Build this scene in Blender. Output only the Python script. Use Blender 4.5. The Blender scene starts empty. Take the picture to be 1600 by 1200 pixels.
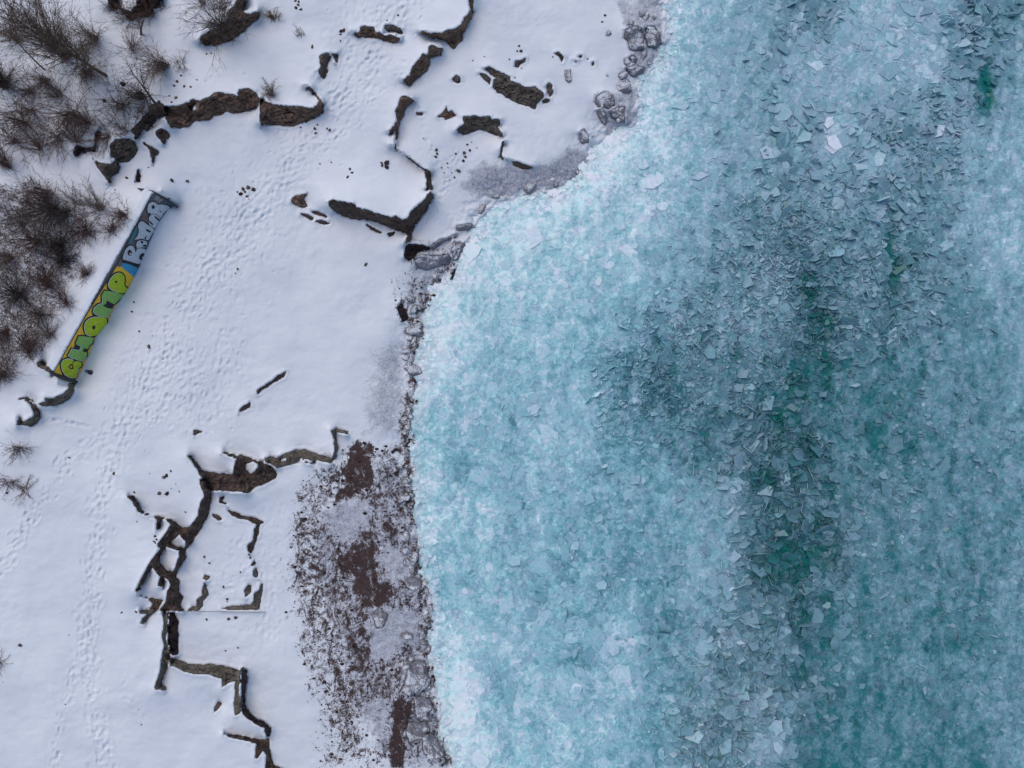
import bpy, math, random
import numpy as np
from mathutils import Vector
from mathutils.geometry import tessellate_polygon

# ------------------------------------------------------------------ camera, sky, sun, exposure
S = 0.04            # metres per photograph pixel on the water level
H = 42.67           # height of the drone above the water level
scene = bpy.context.scene
col = scene.collection
cam_d = bpy.data.cameras.new('camera'); cam = bpy.data.objects.new('camera', cam_d); col.objects.link(cam)
cam.location = (0, 0, H); cam.rotation_euler = (0, 0, 0)
cam_d.sensor_width = 36; cam_d.lens = 24 * H / 42.67 * (36 * H / (1600 * S)) / 24
cam_d.clip_end = 2000
scene.camera = cam
world = bpy.data.worlds.new('World'); scene.world = world; world.use_nodes = True
wn = world.node_tree; wn.nodes.clear()
sky = wn.nodes.new('ShaderNodeTexSky'); sky.sky_type = 'NISHITA'; sky.sun_disc = False
SUN_EL, SUN_ROT = math.radians(56), math.radians(-35)
sky.sun_elevation = SUN_EL; sky.sun_rotation = SUN_ROT
sky.air_density = 1.0; sky.dust_density = 1.5; sky.ozone_density = 1.0
bg = wn.nodes.new('ShaderNodeBackground'); bg.inputs['Strength'].default_value = 0.14
wo = wn.nodes.new('ShaderNodeOutputWorld')
wn.links.new(sky.outputs[0], bg.inputs[0]); wn.links.new(bg.outputs[0], wo.inputs[0])
sd_ = bpy.data.lights.new('sun', 'SUN'); sun = bpy.data.objects.new('sun', sd_); col.objects.link(sun)
sd_.energy = 0.9; sd_.angle = math.radians(45); sd_.color = (1.0, 0.93, 0.86)
sdir = Vector((math.sin(SUN_ROT) * math.cos(SUN_EL), math.cos(SUN_ROT) * math.cos(SUN_EL), math.sin(SUN_EL)))
sun.rotation_euler = sdir.to_track_quat('Z', 'Y').to_euler()
vs = scene.view_settings
vs.view_transform = 'Standard'; vs.look = 'None'; vs.gamma = 1.0; vs.exposure = 0.16
try: vs.use_curve_mapping = False
except Exception: pass

RNG = np.random.default_rng(7)
random.seed(7)

# ------------------------------------------------------------------ numeric helpers
_tab = np.random.default_rng(11).random((16, 256, 256)).astype(np.float32)
def vn(x, y, k=0):
    x = np.asarray(x, dtype=np.float64); y = np.asarray(y, dtype=np.float64)
    xi = np.floor(x).astype(np.int64); yi = np.floor(y).astype(np.int64)
    fx = x - xi; fy = y - yi
    fx = fx * fx * (3 - 2 * fx); fy = fy * fy * (3 - 2 * fy)
    t = _tab[k % 16]
    a = t[xi & 255, yi & 255]; b = t[(xi + 1) & 255, yi & 255]
    c = t[xi & 255, (yi + 1) & 255]; d = t[(xi + 1) & 255, (yi + 1) & 255]
    return (a * (1 - fx) + b * fx) * (1 - fy) + (c * (1 - fx) + d * fx) * fy - 0.5
def fbm(x, y, k=0, o=4, g=0.5):
    r = 0; a = 1.0; s = 0
    for i in range(o):
        r = r + a * vn(x * 2 ** i + 17.3 * i, y * 2 ** i + 9.1 * i, k + i); s += a; a *= g
    return r / s * 2          # about -1..1
def sm(x, a, b):
    t = np.clip((x - a) / (b - a), 0, 1); return t * t * (3 - 2 * t)
def seg_dist(px, py, pts, closed=False):
    d = np.full(px.shape, 1e9)
    n = len(pts)
    for i in range(n if closed else n - 1):
        ax, ay = pts[i]; bx, by = pts[(i + 1) % n]
        vx, vy = bx - ax, by - ay
        L = vx * vx + vy * vy + 1e-9
        t = np.clip(((px - ax) * vx + (py - ay) * vy) / L, 0, 1)
        d = np.minimum(d, (px - ax - t * vx) ** 2 + (py - ay - t * vy) ** 2)
    return np.sqrt(d)
def inside(px, py, pts):
    c = np.zeros(px.shape, bool); n = len(pts)
    for i in range(n):
        ax, ay = pts[i]; bx, by = pts[(i + 1) % n]
        if ay == by: continue
        m = (ay > py) != (by > py)
        c ^= m & (px < (bx - ax) * (py - ay) / (by - ay) + ax)
    return c
def sdist(px, py, pts):
    d = seg_dist(px, py, pts, True)
    return np.where(inside(px, py, pts), -d, d)
def Z(ox, oy, f, *c):
    return [(ox + c[i] / f, oy + c[i + 1] / f) for i in range(0, len(c), 2)]

def unproj(px, py, z):
    k = S * (1 - z / H)
    return (px - 800) * k, (600 - py) * k

def mesh_np(name, V, F, mat, smooth=True, attrs=None, parent=None, colors=None):
    me = bpy.data.meshes.new(name)
    V = np.asarray(V, dtype=np.float32); F = np.asarray(F, dtype=np.int32)
    me.vertices.add(len(V)); me.vertices.foreach_set('co', V.ravel())
    k = F.shape[1]
    me.loops.add(F.size); me.loops.foreach_set('vertex_index', F.ravel())
    me.polygons.add(len(F)); me.polygons.foreach_set('loop_start', np.arange(0, F.size, k, dtype=np.int32))
    me.polygons.foreach_set('loop_total', np.full(len(F), k, dtype=np.int32))
    me.polygons.foreach_set('use_smooth', np.full(len(F), bool(smooth)))
    me.update(calc_edges=True)
    if attrs:
        for n, a in attrs.items():
            at = me.attributes.new(n, 'FLOAT', 'POINT'); at.data.foreach_set('value', np.asarray(a, dtype=np.float32).ravel())
    me.materials.append(mat)
    o = bpy.data.objects.new(name, me); col.objects.link(o)
    if parent is not None: o.parent = parent
    return o
def thing(o, label, cat, group=None):
    o['label'] = label; o['category'] = cat
    if group: o['group'] = group
    return o
def empty(name, loc, label, cat, group=None):
    o = bpy.data.objects.new(name, None); col.objects.link(o); o.location = loc
    return thing(o, label, cat, group)

# ------------------------------------------------------------------ materials
def lin(r, g, b):
    f = lambda c: (c / 255 / 12.92) if c / 255 <= 0.04045 else ((c / 255 + 0.055) / 1.055) ** 2.4
    return (f(r), f(g), f(b), 1)
class NT:
    def __init__(s, name, rough=0.8):
        s.m = bpy.data.materials.new(name); s.m.use_nodes = True
        s.t = s.m.node_tree; s.p = s.t.nodes['Principled BSDF']; s.p.inputs['Roughness'].default_value = rough
        s.out = [n for n in s.t.nodes if n.type == 'OUTPUT_MATERIAL'][0]
        s.co = s.t.nodes.new('ShaderNodeNewGeometry').outputs['Position']
    def n(s, ty, **kw):
        nd = s.t.nodes.new('ShaderNode' + ty)
        for k, v in kw.items(): setattr(nd, k, v)
        return nd
    def l(s, a, b): s.t.links.new(a, b)
    def noise(s, scale, detail=4, rough=0.55, dist=0.0, vec=None):
        nd = s.n('TexNoise'); nd.inputs['Scale'].default_value = scale; nd.inputs['Detail'].default_value = detail
        nd.inputs['Roughness'].default_value = rough; nd.inputs['Distortion'].default_value = dist
        s.l(vec or s.co, nd.inputs['Vector']); return nd.outputs['Fac']
    def math(s, op, a, b=None, clamp=False):
        nd = s.n('Math', operation=op); nd.use_clamp = clamp
        for i, v in enumerate((a, b)):
            if v is None: continue
            if isinstance(v, (int, float)): nd.inputs[i].default_value = v
            else: s.l(v, nd.inputs[i])
        return nd.outputs[0]
    def ramp(s, fac, stops, interp='LINEAR'):
        nd = s.n('ValToRGB'); cr = nd.color_ramp; cr.interpolation = interp
        while len(cr.elements) < len(stops): cr.elements.new(0.5)
        for e, (p, c) in zip(cr.elements, stops):
            e.position = p; e.color = c if not isinstance(c, (int, float)) else (c, c, c, 1)
        s.l(fac, nd.inputs[0]); return nd.outputs[0]
    def mix(s, fac, a, b):
        nd = s.n('Mix', data_type='RGBA')
        for i, v in ((0, fac), (6, a), (7, b)):
            if isinstance(v, (int, float)): nd.inputs[i].default_value = v
            elif isinstance(v, tuple): nd.inputs[i].default_value = v
            else: s.l(v, nd.inputs[i])
        return nd.outputs[2]
    def attr(s, name):
        nd = s.n('Attribute'); nd.attribute_name = name; return nd.outputs['Fac']
    def bump(s, h, strength=0.5, dist=0.05):
        nd = s.n('Bump'); nd.inputs['Strength'].default_value = strength; nd.inputs['Distance'].default_value = dist
        s.l(h, nd.inputs['Height']); s.l(nd.outputs[0], s.p.inputs['Normal'])
    def base(s, c):
        if isinstance(c, tuple): s.p.inputs['Base Color'].default_value = c
        else: s.l(c, s.p.inputs['Base Color'])

SNOW = (0.74, 0.745, 0.76, 1)
def mat_ground():
    t = NT('snow', 0.75)
    n1 = t.noise(0.35, 5); n2 = t.noise(9, 6, 0.65); n3 = t.noise(38, 5, 0.7); n4 = t.noise(3.0, 6, 0.7, 0.6)
    snow = t.mix(t.ramp(n1, [(0.35, 0.0), (0.65, 1.0)]), (0.68, 0.69, 0.72, 1), (0.76, 0.765, 0.775, 1))
    # bare soil and pebbles
    soil = t.ramp(n3, [(0.30, (0.010, 0.006, 0.006, 1)), (0.45, (0.026, 0.011, 0.009, 1)), (0.57, (0.065, 0.028, 0.021, 1)), (0.70, (0.15, 0.10, 0.095, 1))])
    a = t.attr('soil')
    mps = t.n('Mapping'); mps.inputs['Scale'].default_value = (1.0, 0.55, 1.0); mps.inputs['Rotation'].default_value = (0, 0, 0.3); t.l(t.co, mps.inputs[0])
    stk = t.noise(1.3, 8, 0.74, 2.4, mps.outputs[0])
    mixn = t.math('ADD', t.math('MULTIPLY', n4, 0.55), t.math('MULTIPLY', n3, 0.45))
    th = t.math('ADD', t.math('MULTIPLY', a, 0.60), t.math('MULTIPLY', t.math('SUBTRACT', mixn, 0.5), 1.6)); th = t.math('ADD', th, t.math('MULTIPLY', t.ramp(a, [(0.84, 0.0), (1.0, 1.0)]), 0.13)); th = t.math('ADD', t.math('SUBTRACT', th, 0.40), t.math('ADD', t.math('MULTIPLY', t.math('SUBTRACT', t.noise(13, 6, 0.8), 0.5), 0.8), t.math('MULTIPLY', t.math('SUBTRACT', stk, 0.5), 1.3)))     # >0 soil shows
    sm_ = t.ramp(t.math('MULTIPLY', t.math('ADD', th, 0.02), 6.0, True), [(0.0, 0.0), (1.0, 1.0)])
    # grey glazed shore ice
    g = t.attr('glaze')
    gth = t.math('MULTIPLY', t.math('ADD', t.math('SUBTRACT', t.math('MULTIPLY', g, 0.9), 1.35), t.math('MULTIPLY', t.math('ADD', n2, n4), 0.95)), 1.7, True)
    ice = t.ramp(t.noise(14, 7, 0.75, 0.8), [(0.3, (0.10, 0.10, 0.12, 1)), (0.5, (0.25, 0.25, 0.30, 1)), (0.68, (0.46, 0.46, 0.50, 1))])
    c = t.mix(gth, snow, ice)
    c = t.mix(sm_, c, soil)
    br = t.attr('brush')
    bth = t.math('MULTIPLY', t.math('ADD', t.math('SUBTRACT', t.math('MULTIPLY', br, 0.9), 2.12), t.math('MULTIPLY', t.math('ADD', n4, n2), 1.5)), 2.2, True)
    c = t.mix(bth, c, t.ramp(n3, [(0.3, (0.018, 0.010, 0.009, 1)), (0.7, (0.075, 0.042, 0.034, 1))]))
    t.base(c)
    t.bump(t.math('ADD', t.math('MULTIPLY', n2, 0.6), t.math('ADD', t.math('MULTIPLY', n3, t.math('ADD', t.math('MULTIPLY', a, 0.8), 0.15)), n4)), 0.35, 0.06)
    return t.m
def mat_rock(name, c1, c2, c3, snow=0.5):
    t = NT(name, 0.85)
    n1 = t.noise(2.2, 6, 0.65, 0.5); n2 = t.noise(14, 6, 0.7)
    mp = t.n('Mapping'); mp.inputs['Scale'].default_value = (1, 1, 9); t.l(t.co, mp.inputs[0])
    n3 = t.noise(1.6, 5, 0.6, 0.3, mp.outputs[0])
    c = t.ramp(t.math('ADD', t.math('MULTIPLY', n1, 0.5), t.math('MULTIPLY', n3, 0.5)), [(0.34, c1), (0.5, c2), (0.66, c3)])
    c = t.mix(t.ramp(n2, [(0.3, 0.55), (0.5, 0.0)]), c, (0.02, 0.014, 0.012, 1))
    geo = t.n('NewGeometry'); sp = t.n('SeparateXYZ'); t.l(geo.outputs['Normal'], sp.inputs[0])
    sn = t.math('MULTIPLY', t.math('ADD', t.math('SUBTRACT', t.math('ADD', t.math('MULTIPLY', sp.outputs[2], 0.35), t.math('ADD', t.math('MULTIPLY', n2, 0.5), t.math('MULTIPLY', n1, 0.5))), 1.02), snow * 0.22), 9.0, True)
    c = t.mix(sn, c, SNOW)
    t.base(c); t.bump(t.math('ADD', n2, n1), 0.8, 0.08)
    return t.m
A = lambda r, g, b: tuple(min(0.93, x / y) for x, y in zip(lin(r, g, b)[:3], (0.66, 0.70, 0.87))) + (1,)
def mat_ice(name, plate=False):
    t = NT(name, 0.4)
    tone = t.attr('tone'); tint = t.attr('tint')
    lo_a, lo_b = (A(34, 90, 108), A(44, 90, 106)) if plate else (A(24, 97, 110), A(34, 95, 108))
    if not plate:
        # angular patches of frozen-in plates, two sizes, edges warped
        wp = t.n('TexNoise'); wp.inputs['Scale'].default_value = 1.7; wp.inputs['Detail'].default_value = 3; t.l(t.co, wp.inputs['Vector'])
        va = t.n('VectorMath', operation='MULTIPLY_ADD'); t.l(wp.outputs['Color'], va.inputs[0]); va.inputs[1].default_value = (0.5, 0.5, 0.5); t.l(t.co, va.inputs[2])
        add = tone
        for sc, am in ((1.3, 0.12), (2.7, 0.12), (6.0, 0.06)):
            v = t.n('TexVoronoi'); v.inputs['Scale'].default_value = sc; t.l(va.outputs[0], v.inputs['Vector'])
            s3 = t.n('SeparateColor'); t.l(v.outputs['Color'], s3.inputs[0])
            add = t.math('ADD', add, t.math('MULTIPLY', t.math('SUBTRACT', s3.outputs[0], 0.5), am))
        n = t.noise(22, 6, 0.75, 0.4)
        add = t.math('ADD', add, t.math('MULTIPLY', t.math('SUBTRACT', n, 0.5), 0.20))
        wsp = t.noise(1.8, 8, 0.72, 2.2)
        add = t.math('ADD', add, t.math('MULTIPLY', t.math('SUBTRACT', wsp, 0.5), 0.85))
        # sharp hairline cracks, only here and there
        v = t.n('TexVoronoi', feature='DISTANCE_TO_EDGE'); v.inputs['Scale'].default_value = 1.9; t.l(va.outputs[0], v.inputs['Vector'])
        cr = t.math('MULTIPLY', t.ramp(v.outputs['Distance'], [(0.0, 1.0), (0.035, 0.0)]), t.ramp(t.noise(0.8, 3), [(0.52, 0.0), (0.62, 1.0)]))
        tone = t.math('SUBTRACT', add, t.math('MULTIPLY', cr, 0.12))
        w2 = t.n('TexNoise'); w2.inputs['Scale'].default_value = 3.0; w2.inputs['Detail'].default_value = 5; t.l(t.co, w2.inputs['Vector'])
        vb = t.n('VectorMath', operation='MULTIPLY_ADD'); t.l(w2.outputs['Color'], vb.inputs[0]); vb.inputs[1].default_value = (0.7, 0.7, 0.7); t.l(t.co, vb.inputs[2])
        for sc, am in ((1.6, 0.13), (3.4, 0.13)):
            v = t.n('TexVoronoi', feature='DISTANCE_TO_EDGE'); v.inputs['Scale'].default_value = sc; t.l(vb.outputs[0], v.inputs['Vector'])
            fl = t.math('MULTIPLY', t.ramp(v.outputs['Distance'], [(0.0, 1.0), (0.06, 0.0)]), t.ramp(t.noise(1.3 * sc, 3), [(0.45, 0.0), (0.62, 1.0)]))
            tone = t.math('ADD', tone, t.math('MULTIPLY', fl, am))
    else:
        tone = t.math('ADD', tone, t.math('ADD', t.math('MULTIPLY', t.math('SUBTRACT', t.noise(9, 6, 0.7), 0.5), 0.22), t.math('MULTIPLY', t.math('SUBTRACT', t.noise(1.8, 8, 0.72, 2.2), 0.5), 0.55)))
    ca = t.ramp(tone, [(0.0, A(0, 88, 92)), (0.2, lo_a), (0.47, A(84, 134, 158)), (0.72, A(130, 172, 195)), (0.98, A(186, 208, 226))])
    cb = t.ramp(tone, [(0.0, A(0, 88, 90)), (0.2, lo_b), (0.47, A(88, 127, 149)), (0.72, A(124, 160, 184)), (0.98, A(182, 203, 224))])
    c = t.mix(tint, ca, cb)
    hue = t.noise(1.1, 7, 0.7, 1.2)
    if plate: hue = t.math('ADD', hue, 0.06)
    lav = t.n('Mix', data_type='RGBA', blend_type='MULTIPLY'); lav.inputs[0].default_value = 1.0; t.l(c, lav.inputs[6]); lav.inputs[7].default_value = (1.22, 0.97, 1.03, 1)
    c = t.mix(t.ramp(hue, [(0.48, 0.0), (0.66, 1.0)]), c, lav.outputs[2])
    cy = t.n('Mix', data_type='RGBA', blend_type='MULTIPLY'); cy.inputs[0].default_value = 1.0; t.l(c, cy.inputs[6]); cy.inputs[7].default_value = (0.87, 1.01, 0.99, 1)
    c = t.mix(t.ramp(hue, [(0.34, 1.0), (0.5, 0.0)]), c, cy.outputs[2])
    if not plate:
        sw = t.math('MULTIPLY', t.math('ADD', t.math('SUBTRACT', t.attr('snowy'), 0.95), t.noise(5, 7, 0.75, 0.5)), 2.2, True)
        c = t.mix(sw, c, (0.66, 0.68, 0.70, 1))
    t.base(c)
    t.p.inputs['Specular IOR Level'].default_value = 0.35
    if plate:
        t.p.inputs['Alpha'].default_value = 1.0
        t.p.inputs['Roughness'].default_value = 0.35
        t.bump(t.noise(12, 4), 0.3, 0.03)
    else:
        t.bump(t.math('ADD', n, t.math('MULTIPLY', t.noise(6, 6, 0.7, 1.0), 2.0)), 0.25, 0.05)
    return t.m
def mat_flat(name, c, rough=0.7, var=0.25, sc=6.0):
    t = NT(name, rough)
    n = t.noise(sc, 6, 0.7)
    d = tuple(x * (1 - var) for x in c[:3]) + (1,); b = tuple(min(1, x * (1 + var)) for x in c[:3]) + (1,)
    t.base(t.ramp(n, [(0.3, d), (0.7, b)])); t.bump(n, 0.3, 0.01)
    return t.m
def mat_paint(name, c, under=(0.16, 0.14, 0.14, 1)):
    t = NT(name, 0.7)
    n = t.noise(8, 6, 0.7); n2 = t.noise(30, 3, 0.7)
    d = tuple(x * 0.72 for x in c[:3]) + (1,)
    cc = t.ramp(n, [(0.35, d), (0.6, c)])
    t.base(t.mix(t.ramp(n2, [(0.66, 0.0), (0.74, 0.6)]), cc, under))
    t.bump(n2, 0.2, 0.01)
    return t.m

M = {}
M['ground'] = mat_ground()
M['rock'] = mat_rock('brown_rock', (0.030, 0.017, 0.012, 1), (0.14, 0.082, 0.056, 1), (0.32, 0.20, 0.135, 1), 0.45)
M['slab'] = mat_rock('grey_brown_stone', (0.035, 0.026, 0.022, 1), (0.105, 0.082, 0.064, 1), (0.20, 0.16, 0.125, 1), 0.2)
M['dark'] = mat_rock('dark_shaded_rock', (0.013, 0.008, 0.007, 1), (0.068, 0.042, 0.031, 1), (0.19, 0.12, 0.085, 1), 0.45)
M['concrete'] = mat_rock('weathered_concrete', (0.045, 0.036, 0.028, 1), (0.13, 0.105, 0.080, 1), (0.25, 0.21, 0.16, 1), 0.4)
M['rubble'] = mat_rock('red_brown_rubble', (0.006, 0.003, 0.003, 1), (0.025, 0.011, 0.010, 1), (0.065, 0.030, 0.026, 1), 0.4)
M['iced'] = mat_rock('frosted_stone', (0.13, 0.115, 0.12, 1), (0.24, 0.22, 0.235, 1), (0.42, 0.39, 0.42, 1), 1.15)
M['ice'] = mat_ice('lake_ice'); M['plate'] = mat_ice('ice_plate', True)
M['water'] = mat_flat('lake_water', (0.004, 0.10, 0.10, 1), 0.1, 0.2, 0.5)
M['twig'] = mat_flat('twig_bark', (0.13, 0.085, 0.066, 1), 0.9, 0.4, 5)
M['twigred'] = mat_flat('reddish_twig_bark', (0.115, 0.058, 0.045, 1), 0.9, 0.4, 5)
M['trunk'] = mat_flat('dark_trunk_bark', (0.055, 0.038, 0.032, 1), 0.9, 0.4, 5)
M['trunkbrown'] = mat_flat('brown_trunk_bark', (0.12, 0.085, 0.05, 1), 0.9, 0.4, 5)
M['straw'] = mat_flat('dead_grass', (0.13, 0.085, 0.045, 1), 0.9, 0.4, 5)

# ------------------------------------------------------------------ shoreline
SHORE = [(1120, -2000), (1050, -300), (1036, 0), (1040, 50), (1030, 90), (1006, 120), (992, 150), (988, 190), (950, 212), (925, 240), (905, 285),
         (850, 300), (780, 312), (742, 342), (724, 370), (714, 400), (702, 432), (676, 452), (662, 500), (652, 560), (648, 640), (640, 700),
         (648, 760), (655, 830), (660, 900), (675, 960), (672, 1030), (680, 1080), (687, 1140), (706, 1200), (730, 1400), (760, 3200)]
SHP = SHORE + [(-90000, 3200), (-90000, -2000)]
def shore_sd(px, py):        # > 0 out on the ice, < 0 on land
    s = seg_dist(px, py, SHORE)
    s = np.where(inside(px, np.clip(py, -1999, 3199), SHP), -s, s)
    return s + (fbm(px / 30, py / 30, 1, 3) * 7 + fbm(px / 9, py / 9, 8, 3) * 5) * np.exp(-(s / 50) ** 2)

# ------------------------------------------------------------------ outlines of the exposed rock (traced, then given height)
a4 = lambda *c: Z(0, 0, 4, *c)
b4 = lambda *c: Z(400, 0, 4, *c)
c4 = lambda *c: Z(700, 0, 4, *c)
e4 = lambda *c: Z(400, 250, 4, *c)
f4 = lambda *c: Z(0, 500, 4, *c)
g4 = lambda *c: Z(400, 550, 4, *c)
h4 = lambda *c: Z(150, 660, 4, *c)
i4 = lambda *c: Z(150, 900, 4, *c)
j4 = lambda *c: Z(400, 850, 4, *c)
ROCKS = []
def rock(name, mat, h, label, cat, pts, holes=(), jag=1.6, rel=0.09, group=None):
    ROCKS.append(dict(name=name, mat=mat, h=h, label=label, cat=cat, pts=pts, holes=list(holes), jag=jag, rel=rel, group=group))

rock('rock_ledge', 'rock', 0.9, 'long brown rock ledge with rounded boulders, between the bare tree and the squarer ledge', 'rock ledge',
     a4(1020,690, 1040,665, 1100,665, 1180,640, 1200,620, 1250,635, 1310,610, 1340,580, 1400,580, 1440,590, 1490,605, 1490,555, 1550,555, 1600,575, 1622,610, 1618,662, 1550,695, 1480,710, 1410,700, 1390,720, 1340,725, 1310,750, 1220,755, 1180,790, 1120,800, 1060,785, 1030,740),
     holes=[a4(1190,655, 1215,650, 1235,685, 1205,690)])
rock('rock_ledge', 'rock', 0.9, 'squared brown rock ledge with a thin tail curling up at its right end', 'rock ledge',
     b4(25,610, 60,640, 130,655, 180,660, 250,665, 340,680, 385,660, 395,630, 370,600, 345,575, 330,550, 300,532, 340,545, 365,575, 400,620, 418,655, 420,700, 390,725, 345,745, 290,765, 250,785, 180,790, 110,780, 25,775))
rock('boulder', 'slab', 0.7, 'dark rounded boulder under the bare bushes, the upper one of a pair', 'boulder',
     a4(690,910, 715,870, 780,860, 830,885, 858,930, 835,980, 785,1015, 740,1010, 690,975))
rock('boulder', 'slab', 0.6, 'grey topped boulder with a ragged dark foot, lower one of the pair', 'boulder',
     a4(578,985, 620,1020, 690,1030, 720,1000, 752,1045, 742,1080, 700,1100, 680,1135, 655,1095, 612,1050))
rock('rock', 'dark', 0.35, 'black shield shaped rock just below the left end of the long ledge', 'rock',
     a4(972,826, 1000,800, 1040,815, 1060,848, 1022,900, 1008,872, 980,855), group='dark rocks in the snow')
rock('rock', 'dark', 0.3, 'thin black kite shaped rock with a long pointed tail', 'rock',
     a4(888,882, 940,915, 965,930, 994,948, 962,985, 955,1028, 942,970, 935,935))
rock('rock', 'rubble', 0.2, 'small upright red brown splinter of rock above the painted wall', 'rock', a4(846,1132, 862,1062, 876,1100, 870,1135))
rock('rock_ledge', 'rock', 0.8, 'brown overgrown rock ledge at the top of the picture beneath a bare bush', 'rock ledge',
     [(311,62),(320,50),(333,45),(345,40),(355,35),(357,20),(365,12),(370,-3),(384,-4),(383,10),(380,18),(388,22),(402,18),(402,28),(390,40),(375,52),(365,60),(350,67),(335,71),(322,70)], jag=2.6)
rock('rock_ledge', 'rubble', 0.6, 'dark red brown broken ledge at the top edge left of the overgrown ledge', 'rock ledge',
     [(168,-6),(180,-6),(190,13),(205,20),(212,10),(218,-6),(252,-6),(250,6),(243,12),(235,10),(228,18),(232,26),(215,25),(205,31),(195,22),(185,14),(172,12)], jag=3.2)
rock('rock_ledge', 'dark', 0.6, 'black broken rocks and roots at the foot of the bare leaning tree', 'rock ledge',
     [(206,206),(214,192),(228,178),(236,166),(248,160),(258,168),(256,180),(244,186),(238,198),(222,206),(212,214)], jag=4.0)
rock('rock', 'rubble', 0.3, 'low rusty brown rocks in an L beside the thicket above the boulders', 'rock',
     [(115,238),(120,226),(134,230),(146,228),(150,205),(154,200),(157,210),(150,222),(150,236),(134,237),(118,242)], jag=3.0)
rock('stone_block', 'rock', 0.45, 'long low brown stone block with a bumpy left end', 'rock',
     b4(600,190, 640,205, 660,168, 735,168, 745,200, 800,218, 850,222, 905,238, 900,262, 850,268, 800,255, 740,238, 690,240, 640,235, 615,215))
rock('stone_block', 'slab', 0.3, 'short brown stone just above the long low block', 'rock', b4(802,196, 815,158, 855,156, 900,178, 915,212, 880,202, 835,200))
rock('rock_ledge', 'rock', 0.9, 'curving brown ledge that runs off the top edge like a hook', 'rock ledge',
     b4(1338,-20, 1334,60, 1328,88, 1300,112, 1290,152, 1250,176, 1200,188, 1160,208, 1128,204, 1072,200, 1036,196, 1075,225, 1112,248, 1128,232, 1188,262, 1216,292, 1236,308, 1256,290, 1288,252, 1296,208, 1320,160, 1348,112, 1356,60, 1360,-20))
rock('stone_block', 'rock', 0.7, 'dark brown split rock leaning diagonally between the two ledges', 'rock',
     b4(1084,290, 1104,280, 1128,298, 1162,304, 1156,345, 1120,350, 1088,368, 1076,420, 1068,448, 1032,465, 1000,500, 960,540, 920,500, 960,472, 980,420, 1020,368, 1044,335, 1072,345))
rock('stone_block', 'slab', 0.4, 'upright grey brown stone with a round top, left of a hooked splinter', 'rock',
     b4(398,350, 420,334, 455,335, 467,355, 455,380, 450,430, 440,475, 428,498, 405,478, 388,440, 405,420))
rock('rock', 'slab', 0.25, 'small hooked splinter of stone right of the upright stone', 'rock', b4(470,338, 510,330, 514,360, 505,408, 492,365))
rock('rock_ledge', 'rock', 0.8, 'slender brown ledge standing upright like a seahorse', 'rock ledge',
     b4(898,610, 940,600, 990,628, 960,652, 932,668, 926,710, 905,755, 890,790, 884,860, 876,940, 862,925, 868,850, 866,820, 838,835, 832,815, 862,785, 876,745, 872,690, 895,650))
rock('rock_ledge', 'dark', 0.7, 'thin dark rim of rock between the seahorse shaped ledge and the wide dark ledge', 'rock ledge',
     [(611,227),(625,238),(640,249),(655,261),(663,267),(667,280),(666,296),(677,298),(674,285),(672,268),(661,263),(643,249),(628,239),(618,232)], jag=0.9, rel=0.05)
rock('rock_ledge', 'dark', 1.4, 'wide dark brown ledge bending like a boomerang above the big snowfield', 'rock ledge',
     [(672,299),(665,310),(655,318),(642,330),(637,341),(628,343),(619,337),(611,340),(600,337),(585,332),(573,327),(560,325),(550,317),(535,315),(520,312),(513,316),(514,321),(520,329),(530,335),(545,340),(560,344),(575,343),(590,348),(605,354),(620,360),(633,364),(637,368),(633,381),(641,379),(643,365),(648,352),(655,345),(664,332),(673,318),(677,304)])
rock('rock', 'rock', 0.25, 'small brown triangular rock left of the boomerang ledge', 'rock', e4(215,250, 248,228, 285,216, 316,214, 302,248, 318,290, 285,295, 240,278))
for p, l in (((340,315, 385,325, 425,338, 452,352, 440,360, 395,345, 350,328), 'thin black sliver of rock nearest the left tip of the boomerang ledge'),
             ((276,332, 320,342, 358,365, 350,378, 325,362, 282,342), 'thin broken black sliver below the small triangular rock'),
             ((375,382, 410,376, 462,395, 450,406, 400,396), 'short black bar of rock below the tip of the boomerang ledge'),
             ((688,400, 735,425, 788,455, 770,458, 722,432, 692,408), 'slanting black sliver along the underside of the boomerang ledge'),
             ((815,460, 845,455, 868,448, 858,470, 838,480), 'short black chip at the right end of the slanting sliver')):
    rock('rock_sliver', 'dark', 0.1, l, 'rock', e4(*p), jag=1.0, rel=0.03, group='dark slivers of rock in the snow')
rock('rock', 'slab', 0.15, 'small brown stone alone on snow left of the broad flat slab', 'rock', b4(1228,490, 1250,470, 1272,478, 1280,515, 1262,522, 1235,510))
rock('rock', 'rock', 0.15, 'star shaped brown rock left of the buckled slab', 'rock', b4(1134,730, 1170,702, 1190,664, 1202,700, 1222,690, 1252,722, 1200,745, 1184,756, 1170,732), jag=1.0)
rock('rock', 'rock', 0.1, 'tiny brown rock right of the seahorse shaped ledge', 'rock', b4(1000,700, 1048,704, 1040,722, 1004,720), jag=1.0, rel=0.03)
rock('rock_slab', 'slab', 0.3, 'broad flat grey brown slab, largest of the bare rocks near the ice', 'rock slab',
     c4(228,425, 262,410, 300,440, 345,462, 392,478, 390,505, 440,522, 480,550, 545,545, 598,582, 600,605, 572,632, 550,655, 545,682, 512,664, 470,658, 420,640, 385,618, 340,592, 300,575, 280,545, 282,500, 305,486, 262,465), jag=1.4)
rock('rock_slab', 'slab', 0.15, 'small flake of stone off the upper left of the broad flat slab', 'rock slab', c4(192,456, 235,462, 270,490, 264,530, 235,508), jag=1.0)
rock('rock', 'slab', 0.15, 'small upright brown stone right of the broad flat slab', 'rock', c4(618,535, 634,518, 650,535, 655,575, 634,606, 622,565), jag=1.0)
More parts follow.
